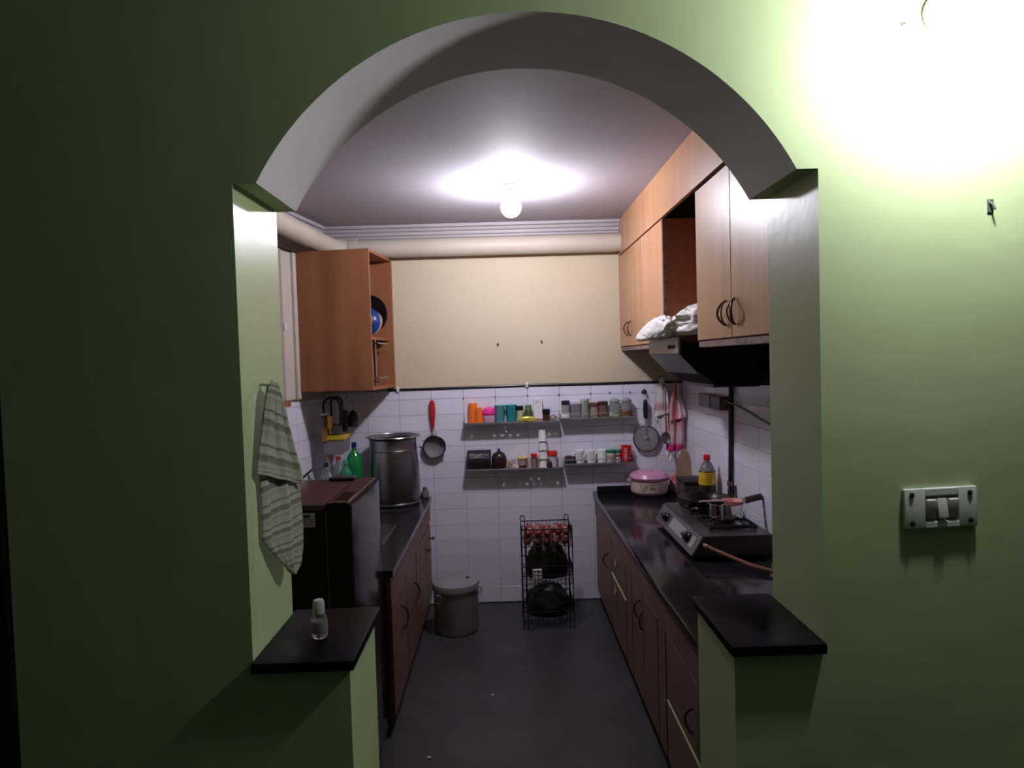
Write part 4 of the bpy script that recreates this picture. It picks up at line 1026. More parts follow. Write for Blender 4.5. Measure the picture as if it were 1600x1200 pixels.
# stack of paper cups, every cup a thing
def papercup():
    b = NB(); lathe(b, 0, 0, [(0.021, 0.075), (0.0225, 0.075), (0.0315, 0.003), (0.034, 0.003), (0.034, 0.0), (0.030, 0.0)], 22, cap0=True, cap1=True)
    return mesh_of('paper_cup', b, mat('cup_paper', (0.80, 0.78, 0.78), 0.7))
pc = papercup()
names = ['lowest', 'second from the bottom', 'third from the bottom', 'topmost']
for i in range(4):
    o = bpy.data.objects.new('paper_cup', pc); COL.objects.link(o)
    o.location = (0.262 - i*0.0015, 4.6380, z + i*0.0605)
    props(o, 'white paper cup, ' + names[i] + ' of the upside down stack of four', 'cup', 'stacked paper cups')
container('spice_jar', 'white jar with a bright red lid at the right end of the lower left shelf', 'jar', 0.326, SY, z, [(0.024, 0), (0.027, 0.003), (0.028, 0.078)], mat('jar_white', (0.62, 0.58, 0.60), 0.3), [(0.029, 0.076), (0.034, 0.080), (0.034, 0.098), (0.028, 0.110), (0.006, 0.112)], mat('red_lid', (0.55, 0.015, 0.015), 0.3), lidlab='red lid')
container('spice_jar', 'small dark drop shaped jar before the red lidded white jar', 'jar', 0.300, 4.6140, z, [(0.016, 0), (0.022, 0.008), (0.021, 0.025), (0.010, 0.048), (0.003, 0.056)], mat('jar_darkplum', (0.045, 0.015, 0.022), 0.3), n=16)
# lower right shelf
z = ZLR+0.001
t = thing('coaster_box', 'low dark tray of small tins at the left end of the lower right shelf', 'tray', (0.445, SY, z))
bm = NB(); box(bm, 0.410, 0.484, 4.6160, 4.6810, z, z+0.044, 0.004); obj('box', bm, mat('dark_brown_box', (0.06, 0.035, 0.035), 0.5, noise=0.6, nscale=80), t)
bm = NB(); box(bm, 0.414, 0.480, 4.6200, 4.6760, z+0.044, z+0.050, 0.002); obj('lid', bm, BLACKM, t)
def mug(lab, cx, m, h_, r, hand_dir, group, hm=None, deco=None, cy=SY):
    t = thing('mug', lab, 'mug', (cx, cy, z), group=group)
    bm = NB(); hollow(bm, cx, cy, [(r*0.78, z), (r*0.84, z+0.004), (r*0.86, z+h_*0.3), (r*0.97, z+h_*0.9), (r, z+h_)], 0.004, 28); obj('cup', bm, m, t)
    bm = NB(); pts = []
    for i in range(11):
        a_ = math.radians(100 + 160*i/10)
        pts.append((cx - hand_dir[0]*(-r*0.85 + 0.022*math.cos(a_)*1.0) if False else cx + hand_dir[0]*(r*0.86 - 0.024*math.cos(a_)), cy + hand_dir[1]*(r*0.86 - 0.024*math.cos(a_)), z+h_*0.55+0.028*math.sin(a_)))
    tube(bm, pts, 0.0042, 6, flat=1.0); obj('handle', bm, hm or m, t)
    return t
for cx_, lab in ((0.512, 'white mug with thin dark line pattern, leftmost of the white mugs'), (0.592, 'white patterned mug in the middle of the three white mugs'), (0.665, 'plain bright white mug, rightmost of the white mugs')):
    t = mug(lab, cx_, CERAM, 0.088, 0.036, (-0.9, -0.43), 'white mugs')
    if cx_ < 0.6:
        bm = NB(); rs = random.Random(int(cx_*1000))
        for q in range(3):
            a0_ = -2.2 + q*0.4
            pts = []
            for i in range(8):
                a_ = a0_ + 0.08*math.sin(i*0.9) + i*0.05; zz = z+0.02+i*0.0075
                rr = 0.036*0.86 + (0.036*0.11)*(i*0.0075+0.02)/0.088 + 0.0012
                pts.append((cx_+rr*math.cos(a_), SY+rr*math.sin(a_), zz))
            tube(bm, pts, 0.0011, 4)
        obj('line_pattern', bm, mat('mug_print', (0.12, 0.11, 0.12), 0.4), t, 'thin dark line pattern')
GL = mat('green_lid', (0.02, 0.24, 0.14), 0.3)
container('storage_jar', 'white jar with a green lid right of the white mugs', 'jar', 0.727, 4.6440, z, [(0.029, 0), (0.031, 0.003), (0.031, 0.07)], mat('jar_offwhite', (0.66, 0.66, 0.62), 0.2), [(0.032, 0.066), (0.034, 0.069), (0.034, 0.085), (0.030, 0.088)], GL, lidlab='green lid', group='green lidded jars',
          extra=[('label_band', [(0.0312, 0.03), (0.0316, 0.031), (0.0316, 0.05), (0.0312, 0.051)], mat('band_tan', (0.42, 0.33, 0.20), 0.5), 'tan label band')])
container('storage_jar', 'smaller green lidded jar with a dark red label, left of the red mug', 'jar', 0.776, 4.6560, z, [(0.023, 0), (0.025, 0.003), (0.025, 0.066)], mat('jar_offwhite', (0.66, 0.66, 0.62), 0.2), [(0.026, 0.062), (0.028, 0.065), (0.028, 0.082), (0.024, 0.085)], GL, lidlab='green lid', group='green lidded jars',
          extra=[('label_band', [(0.0252, 0.036), (0.0256, 0.037), (0.0256, 0.052), (0.0252, 0.053)], mat('band_maroon', (0.25, 0.04, 0.08), 0.5), 'dark red label band')])
bm = bag_bm(0.772, 4.6120, z, 0.020, 0.012, 0.026, 61, 3)
solo('crumpled_packet', bm, mat('silver_wrap', (0.55, 0.53, 0.55), 0.25, 0.6), 'small silver wrapper before the jar with the dark red label', 'packet', ang=50)
t = mug('red mug with white vertical lettering at the right end of the lower right shelf', 0.834, mat('red_ceramic', (0.62, 0.012, 0.015), 0.2), 0.112, 0.037, (-0.95, 0.1), None)
# white vertical lettering on the mug
cu = bpy.data.curves.new('lettering', 'FONT'); cu.body = 'NESCAFE'; cu.size = 0.0215; cu.extrude = 0.0004; cu.align_x = 'CENTER'; cu.align_y = 'CENTER'
tmp = bpy.data.objects.new('tmp_text', cu); COL.objects.link(tmp)
dg = bpy.context.evaluated_depsgraph_get(); dg.update()
me = bpy.data.meshes.new_from_object(tmp.evaluated_get(dg))
bpy.data.objects.remove(tmp)
ltr = bmesh.new(); ltr.from_mesh(me)
wid = max(v.co.x for v in ltr.verts) - min(v.co.x for v in ltr.verts)
sc = 0.082/wid
for v in ltr.verts:
    u, vv = v.co.x*sc, v.co.y*sc*1.25
    ang_ = -PI/2 - 0.22 - vv/0.0345      # wrapped round the mug, reading upwards
    rr = 0.0345 + 0.0012 + v.co.z
    if u > 0: rr += 0.0017*u/0.05
    else: rr += 0.0032*u/0.05
    v.co = Vector((0.834+rr*math.cos(ang_), SY+rr*math.sin(ang_), z+0.058+u))
obj('lettering', ltr, mat('lettering_white', (0.8, 0.75, 0.74), 0.4), t, 'white vertical lettering')

# ================================================================== RIGHT COUNTER ITEMS
ZC = 0.766
cx, cy = 0.968, 4.552
t = thing('casserole', 'pink and cream round casserole with a printed pattern at the back of the right worktop', 'casserole', (cx, cy, ZC))
PK = mat('dusty_pink', (0.62, 0.30, 0.45), 0.3); PKD = mat('dark_pink', (0.22, 0.06, 0.12), 0.35)
bm = NB(); lathe(bm, cx, cy, [(0.100, ZC), (0.110, ZC+0.004), (0.121, ZC+0.018), (0.123, ZC+0.024)], 48); obj('base', bm, PK, t, 'pink base')
bm = NB(); lathe(bm, cx, cy, [(0.122, ZC+0.024), (0.125, ZC+0.040), (0.128, ZC+0.098), (0.128, ZC+0.100)], 48); bd = obj('body', bm, mat('casserole_cream', (0.70, 0.55, 0.48), 0.35), t)
bm = NB(); lathe(bm, cx, cy, [(0.129, ZC+0.098), (0.134, ZC+0.101), (0.135, ZC+0.110), (0.130, ZC+0.113)], 48); obj('rim', bm, PKD, t, 'dark pink rim')
bm = NB(); lathe(bm, cx, cy, [(0.131, ZC+0.112), (0.134, ZC+0.118), (0.120, ZC+0.140), (0.085, ZC+0.152), (0.04, ZC+0.157), (0.030, ZC+0.156), (0.028, ZC+0.162), (0.01, ZC+0.164)], 48); obj('lid', bm, PK, t, 'pink domed lid')
for sg in (-1, 1):
    bm = NB(); box(bm, cx+sg*0.128-0.018, cx+sg*0.128+0.018, cy-0.03, cy+0.03, ZC+0.092, ZC+0.104, 0.004, 2); obj('side_handle', bm, mat('casserole_cream', (0.70, 0.55, 0.48), 0.35), t)
PR = mat('casserole_print', (0.22, 0.10, 0.10), 0.5); PRG = mat('casserole_print_green', (0.25, 0.22, 0.07), 0.5)
def onbody(a_, zz, lift=0.001):
    rr = 0.125 + 0.003*(zz-0.04)/0.058 + lift
    return (cx+rr*math.cos(a_), cy+rr*math.sin(a_), ZC+zz)
bm = NB()
for a_c, sgn in ((-2.10, 1), (-1.04, -1)):
    for q in range(3):
        tube(bm, [onbody(a_c + sgn*(-0.20+0.06*i), 0.084-0.017*q - 0.012*math.sin(i/6*PI)) for i in range(7)], 0.0022, 4)
tube(bm, [onbody(-1.62 + 0.32*math.cos(math.radians(180-18*i)), 0.045+0.038*math.sin(math.radians(18*i))) for i in range(11)], 0.002, 4)
obj('print', bm, PR, bd, 'brown leaf print')
bm = NB(); n_ = 8
for q in range(n_):
    pass
prism_pts = [onbody(-1.60 + 0.17*math.cos(math.radians(180-20*i)), 0.046+0.022*math.sin(math.radians(20*i)), 0.0015) for i in range(10)]
vs = [bm.verts.new(p) for p in prism_pts]; bm.faces.new(vs)
ex = bmesh.ops.extrude_face_region(bm, geom=bm.faces[:])
for v in [g for g in ex['geom'] if isinstance(g, bmesh.types.BMVert)]:
    v.co += (v.co - Vector((cx, cy, v.co.z))).normalized()*0.001
obj('print_motif', bm, PRG, bd, 'olive motif')

# red & white packet right of the casserole
bm = bag_bm(1.160, 4.60, ZC, 0.042, 0.032, 0.085, 71, 4)
solo('spice_packet', bm, mat('red_white_packet', (0.60, 0.03, 0.03), 0.35, col2=(0.62, 0.42, 0.40), nscale=22), 'red and white crumpled packet between the casserole and the wooden board', 'packet', ang=50)

# wooden board leaning in the corner
bm = NB()
pts = [(-0.050, 0.0), (0.050, 0.0), (0.056, 0.06), (0.056, 0.14), (0.048, 0.21), (0.030, 0.26), (0.016, 0.29), (0.016, 0.30), (-0.016, 0.30), (-0.016, 0.29), (-0.030, 0.26), (-0.048, 0.21), (-0.056, 0.14), (-0.056, 0.06)]
MB_ = Matrix.Translation((1.190, 4.50, ZC+0.001)) @ Matrix.Rotation(math.radians(-22), 4, 'Z') @ Matrix.Rotation(math.radians(-8), 4, 'X')
prism(bm, pts, 'y', -0.007, 0.007, M=MB_)
solo('wooden_board', bm, mat('board_wood', (0.30, 0.17, 0.11), 0.6, col2=(0.22, 0.12, 0.08), nscale=5, stretch=(12, 12, 1)), 'tall brown wooden board leaning in the back right corner', 'board')

# dark bread box
t = thing('bread_box', 'dark metal box on the right worktop behind the frying pan', 'box', (1.15, 4.12, ZC))
bm = NB(); box(bm, 1.068, 1.238, 4.03, 4.22, ZC, ZC+0.150, 0.008, 2); obj('box', bm, mat('box_dark_grey', (0.055, 0.05, 0.052), 0.4, 0.3), t)
bm = NB(); box(bm, 1.065, 1.241, 4.027, 4.223, ZC+0.151, ZC+0.172, 0.008, 2); obj('lid', bm, BLACKM, t)
bm = NB(); lathe(bm, 0, 0, [(0.010, 0), (0.010, 0.01), (0.006, 0.016)], 12, M=Matrix.Translation((1.155, 4.03, ZC+0.085)) @ Matrix.Rotation(math.radians(90), 4, 'X')); obj('knob', bm, STEEL, t)

# oil bottle
cx, cy = 1.168, 3.90
t = thing('oil_bottle', 'clear oil bottle with a yellow label and red cap beside the stove', 'bottle', (cx, cy, ZC))
bm = NB(); lathe(bm, cx, cy, [(0.040, ZC), (0.046, ZC+0.008), (0.047, ZC+0.24), (0.044, ZC+0.262), (0.030, ZC+0.295), (0.016, ZC+0.312), (0.015, ZC+0.322)], 28); obj('body', bm, mat('oil_pet', (0.62, 0.58, 0.56), 0.06, trans=0.75, spec=0.6), t)
bm = NB(); lathe(bm, cx, cy, [(0.0405, ZC+0.0005), (0.0468, ZC+0.008), (0.0478, ZC+0.255), (0.0455, ZC+0.258)], 28); obj('oil', bm, mat('dark_oil', (0.05, 0.016, 0.012), 0.1), t, 'dark contents')
bm = NB(); lathe(bm, cx, cy, [(0.0477, ZC+0.178), (0.0487, ZC+0.179), (0.0487, ZC+0.250), (0.0477, ZC+0.251)], 28); lb_ = obj('label_band', bm, mat('label_yellow', (0.70, 0.42, 0.02), 0.45), t, 'yellow label')
bm = NB()
for q in range(4):
    zz = ZC+0.238-0.013*q
    tube(bm, [(cx+0.0488*math.cos(a_), cy+0.0488*math.sin(a_), zz) for a_ in [-1.95+0.09*i for i in range(8-q)]], 0.0011, 4)
obj('print', bm, mat('label_print', (0.30, 0.14, 0.03), 0.5), lb_, 'faint brown print lines')
bm = NB(); lathe(bm, cx, cy, [(0.018, ZC+0.318), (0.020, ZC+0.321), (0.019, ZC+0.347), (0.015, ZC+0.351)], 18); obj('cap', bm, mat('red_cap3', (0.60, 0.015, 0.015), 0.35), t, 'red cap')

# ---------------- gas stove
t = thing('gas_stove', 'two burner steel gas stove on the right worktop', 'stove', (1.05, 3.39, ZC))
SG = mat('stove_steel', (0.24, 0.215, 0.22), 0.35, 0.7, noise=0.15, nscale=10); SD = mat('stove_dark', (0.05, 0.042, 0.042), 0.4, 0.4)
y0, y1 = 3.03, 3.755
bm = NB(); prism(bm, [(0.835, 0.785), (0.885, 0.868), (1.198, 0.868), (1.198, 0.785)], 'y', y0, y1); obj('body', bm, SD, t)
bm = NB(); prism(bm, [(0.828, 0.786), (0.879, 0.871), (0.884, 0.868), (0.834, 0.784)], 'y', y0-0.002, y1+0.002); fp = obj('front_panel', bm, SG, t)
bm = NB(); box(bm, 0.884, 1.200, y0-0.003, y1+0.003, 0.868, 0.874, 0.002); obj('top_plate', bm, mat('stove_top_dark', (0.09, 0.08, 0.083), 0.35, 0.5, noise=0.3, nscale=9), t)
sl_ = math.atan2(0.085, 0.051)
def onpanel(y, u, off=0.0):
    """point on the sloped control panel; u 0 bottom..1 top"""
    nx, nz = -0.857, 0.515
    return Vector((0.828+0.051*u+nx*off, y, 0.786+0.085*u+nz*off))
def panel_quad(bm, ya, yb, ua, ub, off, th=0.001):
    P = [onpanel(ya, ua, off), onpanel(yb, ua, off), onpanel(yb, ub, off), onpanel(ya, ub, off)]
    Q = [onpanel(ya, ua, off-th), onpanel(yb, ua, off-th), onpanel(yb, ub, off-th), onpanel(ya, ub, off-th)]
    a = [bm.verts.new(p) for p in P]; b = [bm.verts.new(p) for p in Q]
    bm.faces.new(a); bm.faces.new(b[::-1])
    for i in range(4): bm.faces.new((a[i], b[i], b[(i+1) % 4], a[(i+1) % 4]))
bm = NB(); panel_quad(bm, 3.24, 3.50, 0.25, 0.80, 0.0015); panel_quad(bm, 3.075, 3.135, 0.25, 0.80, 0.0015); obj('badge_plate', bm, mat('badge_silver', (0.36, 0.34, 0.35), 0.45, 0.3), fp, 'pale silver plate')
for yk in (3.175, 3.585):
    bm = NB()
    Mk = Matrix.Translation(onpanel(yk, 0.55)) @ Vector((-0.857, 0, 0.515)).to_track_quat('Z', 'Y').to_matrix().to_4x4()
    lathe(bm, 0, 0, [(0.024, 0.001), (0.024, 0.010), (0.020, 0.014), (0.018, 0.026), (0.016, 0.028)], 20, M=Mk)
    box(bm, -0.026, 0.026, -0.006, 0.006, 0.014, 0.036, 0.003, M=Mk)
    obj('knob', bm, BLACKP, fp, 'black knob')
for yb_ in (3.235, 3.56):
    bm = NB(); lathe(bm, 1.055, yb_, [(0.070, 0.874), (0.074, 0.877), (0.060, 0.881), (0.05, 0.880)], 32); obj('drip_tray', bm, STEEL, t)
    bm = NB(); lathe(bm, 1.055, yb_, [(0.036, 0.878), (0.040, 0.882), (0.040, 0.893), (0.034, 0.897), (0.012, 0.897)], 24); obj('burner', bm, mat('burner_brass_dark', (0.10, 0.07, 0.05), 0.5, 0.6), t)
    bm = NB(); sq = 0.105
    tube(bm, [(1.055+a_*sq, yb_+b_*sq, 0.888) for a_, b_ in ((-1, -1), (1, -1), (1, 1), (-1, 1))], 0.010, 6, closed=True)
    for a_, b_ in ((-1, 0), (1, 0), (0, -1), (0, 1)):
        tube(bm, [(1.055+a_*sq, yb_+b_*sq, 0.888), (1.055+a_*sq*0.6, yb_+b_*sq*0.6, 0.900), (1.055+a_*0.028, yb_+b_*0.028, 0.900)], 0.0055, 6)
    for a_, b_ in ((-1, -1), (1, -1), (1, 1), (-1, 1)):
        tube(bm, [(1.055+a_*sq, yb_+b_*sq, 0.888), (1.055+a_*sq, yb_+b_*sq, 0.875)], 0.006, 6)
    obj('pan_support', bm, BLACKM, t, 'black cast pan support')
for x in (0.87, 1.18):
    for y in (y0+0.05, y1-0.05):
        bm = NB(); lathe(bm, x, y, [(0.014, ZC), (0.018, ZC+0.003), (0.012, 0.787)], 12); obj('foot', bm, BLACKP, t)
bm = NB(); tube(bm, [(0.884, 3.032, 0.836), (0.884, 3.015, 0.836)], 0.009, 10); obj('gas_inlet', bm, BLACKP, t)

t = thing('gas_hose', 'pinkish rubber gas hose running from the stove side down across the right worktop', 'hose', (1.0, 2.9, ZC))
bm = NB(); tube(bm, [(0.884, 3.013, 0.836), (0.90, 2.995, 0.832), (0.96, 2.94, 0.812), (1.03, 2.86, 0.792), (1.11, 2.79, 0.781), (1.20, 2.74, 0.778), (1.225, 2.70, 0.778)], 0.0085, 10)
obj('hose', bm, mat('hose_pink', (0.26, 0.10, 0.08), 0.6), t)
bm = NB(); tube(bm, [(0.884, 3.020, 0.836), (0.897, 2.998, 0.832)], 0.0115, 10); obj('hose_clip', bm, mat('clip_dark', (0.12, 0.06, 0.05), 0.5), t)

# frying pan on the far burner
cx, cy = 1.052, 3.56
t = thing('frying_pan', 'black frying pan on the far burner', 'pan', (cx, cy, 0.90))
bm = NB(); hollow(bm, cx, cy, [(0.095, 0.906), (0.104, 0.907), (0.122, 0.925), (0.134, 0.942), (0.136, 0.943)], 0.004, 44); obj('pan_body', bm, mat('nonstick_black', (0.006, 0.005, 0.006), 0.25, spec=0.35), t)
for sg in (-1, 1):
    bm = NB(); tube(bm, [(cx+0.03, cy+sg*0.134, 0.936), (cx+0.028, cy+sg*0.155, 0.942), (cx-0.028, cy+sg*0.155, 0.942), (cx-0.03, cy+sg*0.134, 0.936)], 0.006, 8); obj('side_handle', bm, BLACKP, t)

# saucepan on the near burner
cx, cy = 1.056, 3.235
t = thing('saucepan', 'small shiny steel saucepan with a dark handle on the near burner', 'saucepan', (cx, cy, 0.90))
bm = NB(); hollow(bm, cx, cy, [(0.068, 0.906), (0.076, 0.909), (0.079, 0.922), (0.079, 0.978), (0.083, 0.981)], 0.003, 44); obj('pan_body', bm, mat('mirror_steel', (0.66, 0.62, 0.62), 0.07, 1.0), t)
bm = NB(); tube(bm, [(cx+0.079, cy+0.008, 0.970), (cx+0.10, cy+0.01, 0.980), (cx+0.115, cy+0.012, 0.985)], 0.007, 8); obj('handle_bracket', bm, STEEL, t)
bm = NB(); tube(bm, [(cx+0.098, cy+0.011, 0.983), (cx+0.11, cy+0.012, 0.987), (cx+0.172, cy+0.016, 0.999), (cx+0.178, cy+0.017, 1.0)], 0.016, 12); obj('handle', bm, mat('handle_plum', (0.035, 0.018, 0.022), 0.4), t, 'dark handle')
# pink plastic strainer lying over it
t = thing('plastic_strainer', 'pink plastic strainer resting across the saucepan', 'strainer', (cx+0.02, cy-0.01, 0.985))
PKS = mat('strainer_pink', (0.70, 0.25, 0.27), 0.35)
sx_, sy_, sz_ = cx+0.030, cy-0.004, 0.990
bm = NB(); hollow(bm, sx_, sy_, [(0.022, sz_-0.030), (0.034, sz_-0.022), (0.043, sz_-0.004), (0.047, sz_), (0.051, sz_+0.002)], 0.002, 32); obj('bowl', bm, PKS, t)
bm = NB(); tube(bm, [(sx_-0.046, sy_-0.012, sz_+0.002), (sx_-0.10, sy_-0.025, sz_+0.006), (sx_-0.170, sy_-0.04, sz_+0.008)], 0.0065, 8, flat=0.7); obj('handle', bm, mat('strainer_pale_pink', (0.72, 0.45, 0.42), 0.35), t)
bm = NB(); tube(bm, [(sx_+0.046, sy_+0.004, sz_+0.002), (sx_+0.066, sy_+0.006, sz_+0.003)], 0.005, 8); obj('rest_lug', bm, PKS, t)
bm = NB(); tube(bm, [(cx-0.045, cy-0.080, 0.986), (cx-0.048, cy-0.083, 0.97), (cx-0.048, cy-0.084, 0.915)], 0.006, 8); tube(bm, [(cx-0.045, cy-0.080, 0.986), (cx-0.03, cy-0.075, 0.990)], 0.006, 8)
solo('serving_spoon', bm, STEEL, 'steel spoon handle hooked over the near side of the saucepan', 'spoon')

# brass valve + black gas pipe + outlet box + drooping cable on the right wall
t = thing('gas_pipe', 'black pipe running down the right wall tiles from the hood to behind the stove', 'pipe', (1.225, 3.66, 0.77))
bm = NB(); tube(bm, [(1.215, 3.62, 1.56), (1.226, 3.63, 1.53), (1.230, 3.65, 1.46), (1.228, 3.66, 1.2), (1.226, 3.67, 0.955)], 0.0125, 10); obj('pipe', bm, mat('pipe_black_blue', (0.012, 0.012, 0.025), 0.45), t)
bm = NB(); tube(bm, [(1.228, 3.67, 0.985), (1.210, 3.655, 0.98)], 0.008, 8); tube(bm, [(1.226, 3.67, 1.0), (1.226, 3.67, 0.975)], 0.018, 10); obj('joint', bm, mat('joint_copper', (0.22, 0.12, 0.09), 0.45, 0.5), t, 'coppery joint')
bm = NB(); tube(bm, [(1.226, 3.67, 0.955), (1.222, 3.668, 0.90), (1.221, 3.66, 0.84), (1.221, 3.66, 0.775)], 0.015, 10); obj('regulator', bm, mat('regulator_brown', (0.06, 0.025, 0.02), 0.4), t)
bm = NB(); tube(bm, [(1.236, 3.62, 0.985), (1.236, 3.62, 0.80)], 0.005, 8); obj('thin_tube', bm, mat('tube_grey', (0.10, 0.09, 0.09), 0.5), t)
bm = NB(); lathe(bm, 0, 0, [(0.016, 0), (0.018, 0.006), (0.012, 0.016)], 12, M=Matrix.Translation((1.200, 3.715, 0.905)) @ Matrix.Rotation(math.radians(-90), 4, 'Y')); obj('valve_knob', bm, BRASS, t, 'brass valve knob')

t = thing('outlet_box', 'surface mounted electrical outlet box on the right wall under the hood', 'outlet', (1.21, 3.9, 1.38))
bm = NB(); box(bm, 1.185, 1.243, 3.69, 4.11, 1.385, 1.462, 0.004); obj('box', bm, mat('outlet_taupe', (0.20, 0.14, 0.14), 0.4), t)
bm = NB(); box(bm, 1.181, 1.186, 3.69, 3.86, 1.388, 1.459, 0.002); obj('half_sheet', bm, BLACKP, t, 'black near half')  # thin black sheet on the near half of the box front
bm = NB(); box(bm, 1.180, 1.186, 3.875, 3.895, 1.39, 1.458, 0.002); obj('switch', bm, mat('switch_rust', (0.30, 0.15, 0.10), 0.4), t, 'rust coloured rocker')
bm = NB(); tube(bm, [(1.205, 3.69, 1.44), (1.205, 3.655, 1.437), (1.215, 3.58, 1.430), (1.238, 3.45, 1.405), (1.240, 3.33, 1.388), (1.240, 3.2, 1.368), (1.240, 3.05, 1.350), (1.24, 2.85, 1.335)], 0.006, 8)
solo('power_cable', bm, BLACKP, 'black cable drooping along the right wall tiles from the outlet box', 'cable')

# ================================================================== TOWELS
TW = ramp_stripes('towel_sage_stripes', [(0.0, (0.40, 0.41, 0.33)), (0.20, (0.44, 0.45, 0.37)), (0.26, (0.13, 0.14, 0.10)), (0.32, (0.40, 0.41, 0.33)), (0.48, (0.48, 0.49, 0.42)), (0.54, (0.20, 0.20, 0.14)), (0.70, (0.25, 0.25, 0.18)), (0.78, (0.46, 0.47, 0.40)), (0.88, (0.34, 0.35, 0.27)), (1.0, (0.40, 0.41, 0.33))], 'Y', 6.5, noise_d=0.08)
towel_low = [[[-0.4826, 1.3900, 1.66], [-0.4769, 1.4065, 1.6552]], [[-0.488, 1.358, 1.56], [-0.461, 1.462, 1.55]], [[-0.492, 1.3511, 1.4941], [-0.4562, 1.4822, 1.4714]], [[-0.4907, 1.3556, 1.4417], [-0.454, 1.4903, 1.4133]], [[-0.4906, 1.3562, 1.3899], [-0.4525, 1.496, 1.3551]], [[-0.4908, 1.3556, 1.3513], [-0.4527, 1.4949, 1.3053]], [[-0.4834, 1.3825, 1.3173], [-0.4556, 1.4846, 1.2655]], [[-0.468, 1.4388, 1.2619], [-0.4619, 1.4615, 1.2489]]]
towel_up = [[[-0.4826, 1.3856, 1.67], [-0.4769, 1.4065, 1.6652]], [[-0.4864, 1.3716, 1.6461], [-0.4738, 1.4176, 1.6367]], [[-0.4894, 1.3604, 1.6018], [-0.47, 1.4315, 1.5818]], [[-0.4931, 1.347, 1.5522], [-0.466, 1.4463, 1.5325]], [[-0.4967, 1.3338, 1.5034], [-0.4601, 1.4679, 1.4739]], [[-0.4975, 1.3309, 1.4887], [-0.4568, 1.48, 1.4408]]]
towel_back = [[[-0.4798, 1.3958, 1.6643], [-0.4723, 1.4234, 1.6564]], [[-0.4776, 1.4037, 1.6244], [-0.464, 1.4538, 1.607]], [[-0.4756, 1.4113, 1.5772], [-0.4606, 1.4662, 1.5506]], [[-0.4704, 1.43, 1.5279], [-0.4589, 1.4725, 1.5052]], [[-0.4637, 1.4549, 1.4899], [-0.4595, 1.4702, 1.4721]]]
def shift(rows, dx): return [[[p[0]+dx, p[1], p[2]] for p in r] for r in rows]
t = thing('hand_towel', 'sage green striped towel hanging on the left jamb of the arch', 'towel', (-0.48, 1.42, 1.25))
cloth('lower_layer', towel_low, TW, 26, 60, 0.0035, 2.0, 0.003, t, 2, out=(0.96, -0.27), vs=1.0, skew=0.16)
cloth('upper_layer', shift(towel_up, 0.013), TW, 26, 44, 0.0035, 2.4, 0.003, t, 5, out=(0.96, -0.27), vs=0.55, skew=-0.03)
cloth('rear_fold', shift(towel_back, 0.0), TW, 12, 30, 0.002, 1.5, 0.003, t, 8, out=(0.96, -0.27), vs=0.5)
bm = NB(); tube(bm, [(-0.499, 1.400, 1.664), (-0.478, 1.400, 1.662), (-0.474, 1.400, 1.672)], 0.003, 6)
solo('wall_hook', bm, STEEL, 'small hook on the left jamb holding the striped towel', 'hook')

white_towel = [[[1.0757, 4.6373, 1.5454], [1.0963, 4.6311, 1.5449]], [[1.0574, 4.6428, 1.4577], [1.123, 4.6231, 1.4479]], [[1.034, 4.6498, 1.3257], [1.1329, 4.6201, 1.3248]], [[1.0246, 4.6526, 1.2727], [1.1406, 4.6178, 1.3028]]]
white_low = [[[1.08, 4.648, 1.50], [1.11, 4.634, 1.50]], [[1.0449, 4.66, 1.315], [1.1307, 4.634, 1.3149]], [[1.0649, 4.66, 1.235], [1.1307, 4.634, 1.235]], [[1.0881, 4.655, 1.1399], [1.1166, 4.645, 1.1224]]]
WT = ramp_stripes('white_towel_stripe', [(0.0, (0.66, 0.58, 0.58)), (0.52, (0.66, 0.60, 0.60)), (0.58, (0.50, 0.28, 0.32)), (0.68, (0.50, 0.28, 0.32)), (0.72, (0.66, 0.60, 0.60)), (1.0, (0.70, 0.63, 0.63))], 'Y', 0.98)
t = thing('kitchen_cloth', 'off white cloth with one dull stripe hanging left of the pink towel', 'towel', (1.08, 4.64, 1.13))
cloth('upper_layer', white_towel, WT, 18, 30, 0.004, 1.6, 0.003, t, 12, out=(-0.2, -1))
cloth('lower_layer', white_low, WT, 18, 30, 0.004, 1.4, 0.003, t, 13, out=(-0.2, -1), vs=0.5)
bm = NB(); tube(bm, [(1.084, 4.70, 1.552), (1.084, 4.64, 1.545), (1.084, 4.628, 1.555)], 0.004, 6)
solo('wall_hook', bm, BLACKP, 'black hook holding the off white cloth under the far right wall cabinet', 'hook')
pink_up = [[[1.1588, 4.5684, 1.5101], [1.1829, 4.5611, 1.5096]], [[1.1407, 4.5738, 1.4149], [1.2048, 4.5546, 1.3924]], [[1.1224, 4.5793, 1.3064], [1.231, 4.5467, 1.2926]], [[1.1213, 4.5796, 1.2497], [1.2267, 4.548, 1.2754]]]
pink_low = [[[1.1588, 4.59, 1.5101], [1.1829, 4.575, 1.5096]], [[1.1228, 4.5991, 1.3282], [1.2196, 4.5701, 1.3273]], [[1.1126, 4.6022, 1.2192], [1.2176, 4.5707, 1.2191]], [[1.1023, 4.6053, 1.11], [1.2156, 4.5713, 1.1106]], [[1.101, 4.6057, 1.0443], [1.2062, 4.5741, 1.0409]]]
PT = ramp_stripes('pink_check_cloth', [(0.0, (0.60, 0.30, 0.33)), (0.25, (0.62, 0.40, 0.42)), (0.32, (0.55, 0.08, 0.16)), (0.50, (0.58, 0.16, 0.24)), (0.56, (0.68, 0.50, 0.50)), (0.85, (0.72, 0.58, 0.56)), (1.0, (0.60, 0.30, 0.33))], 'X', 1.0)
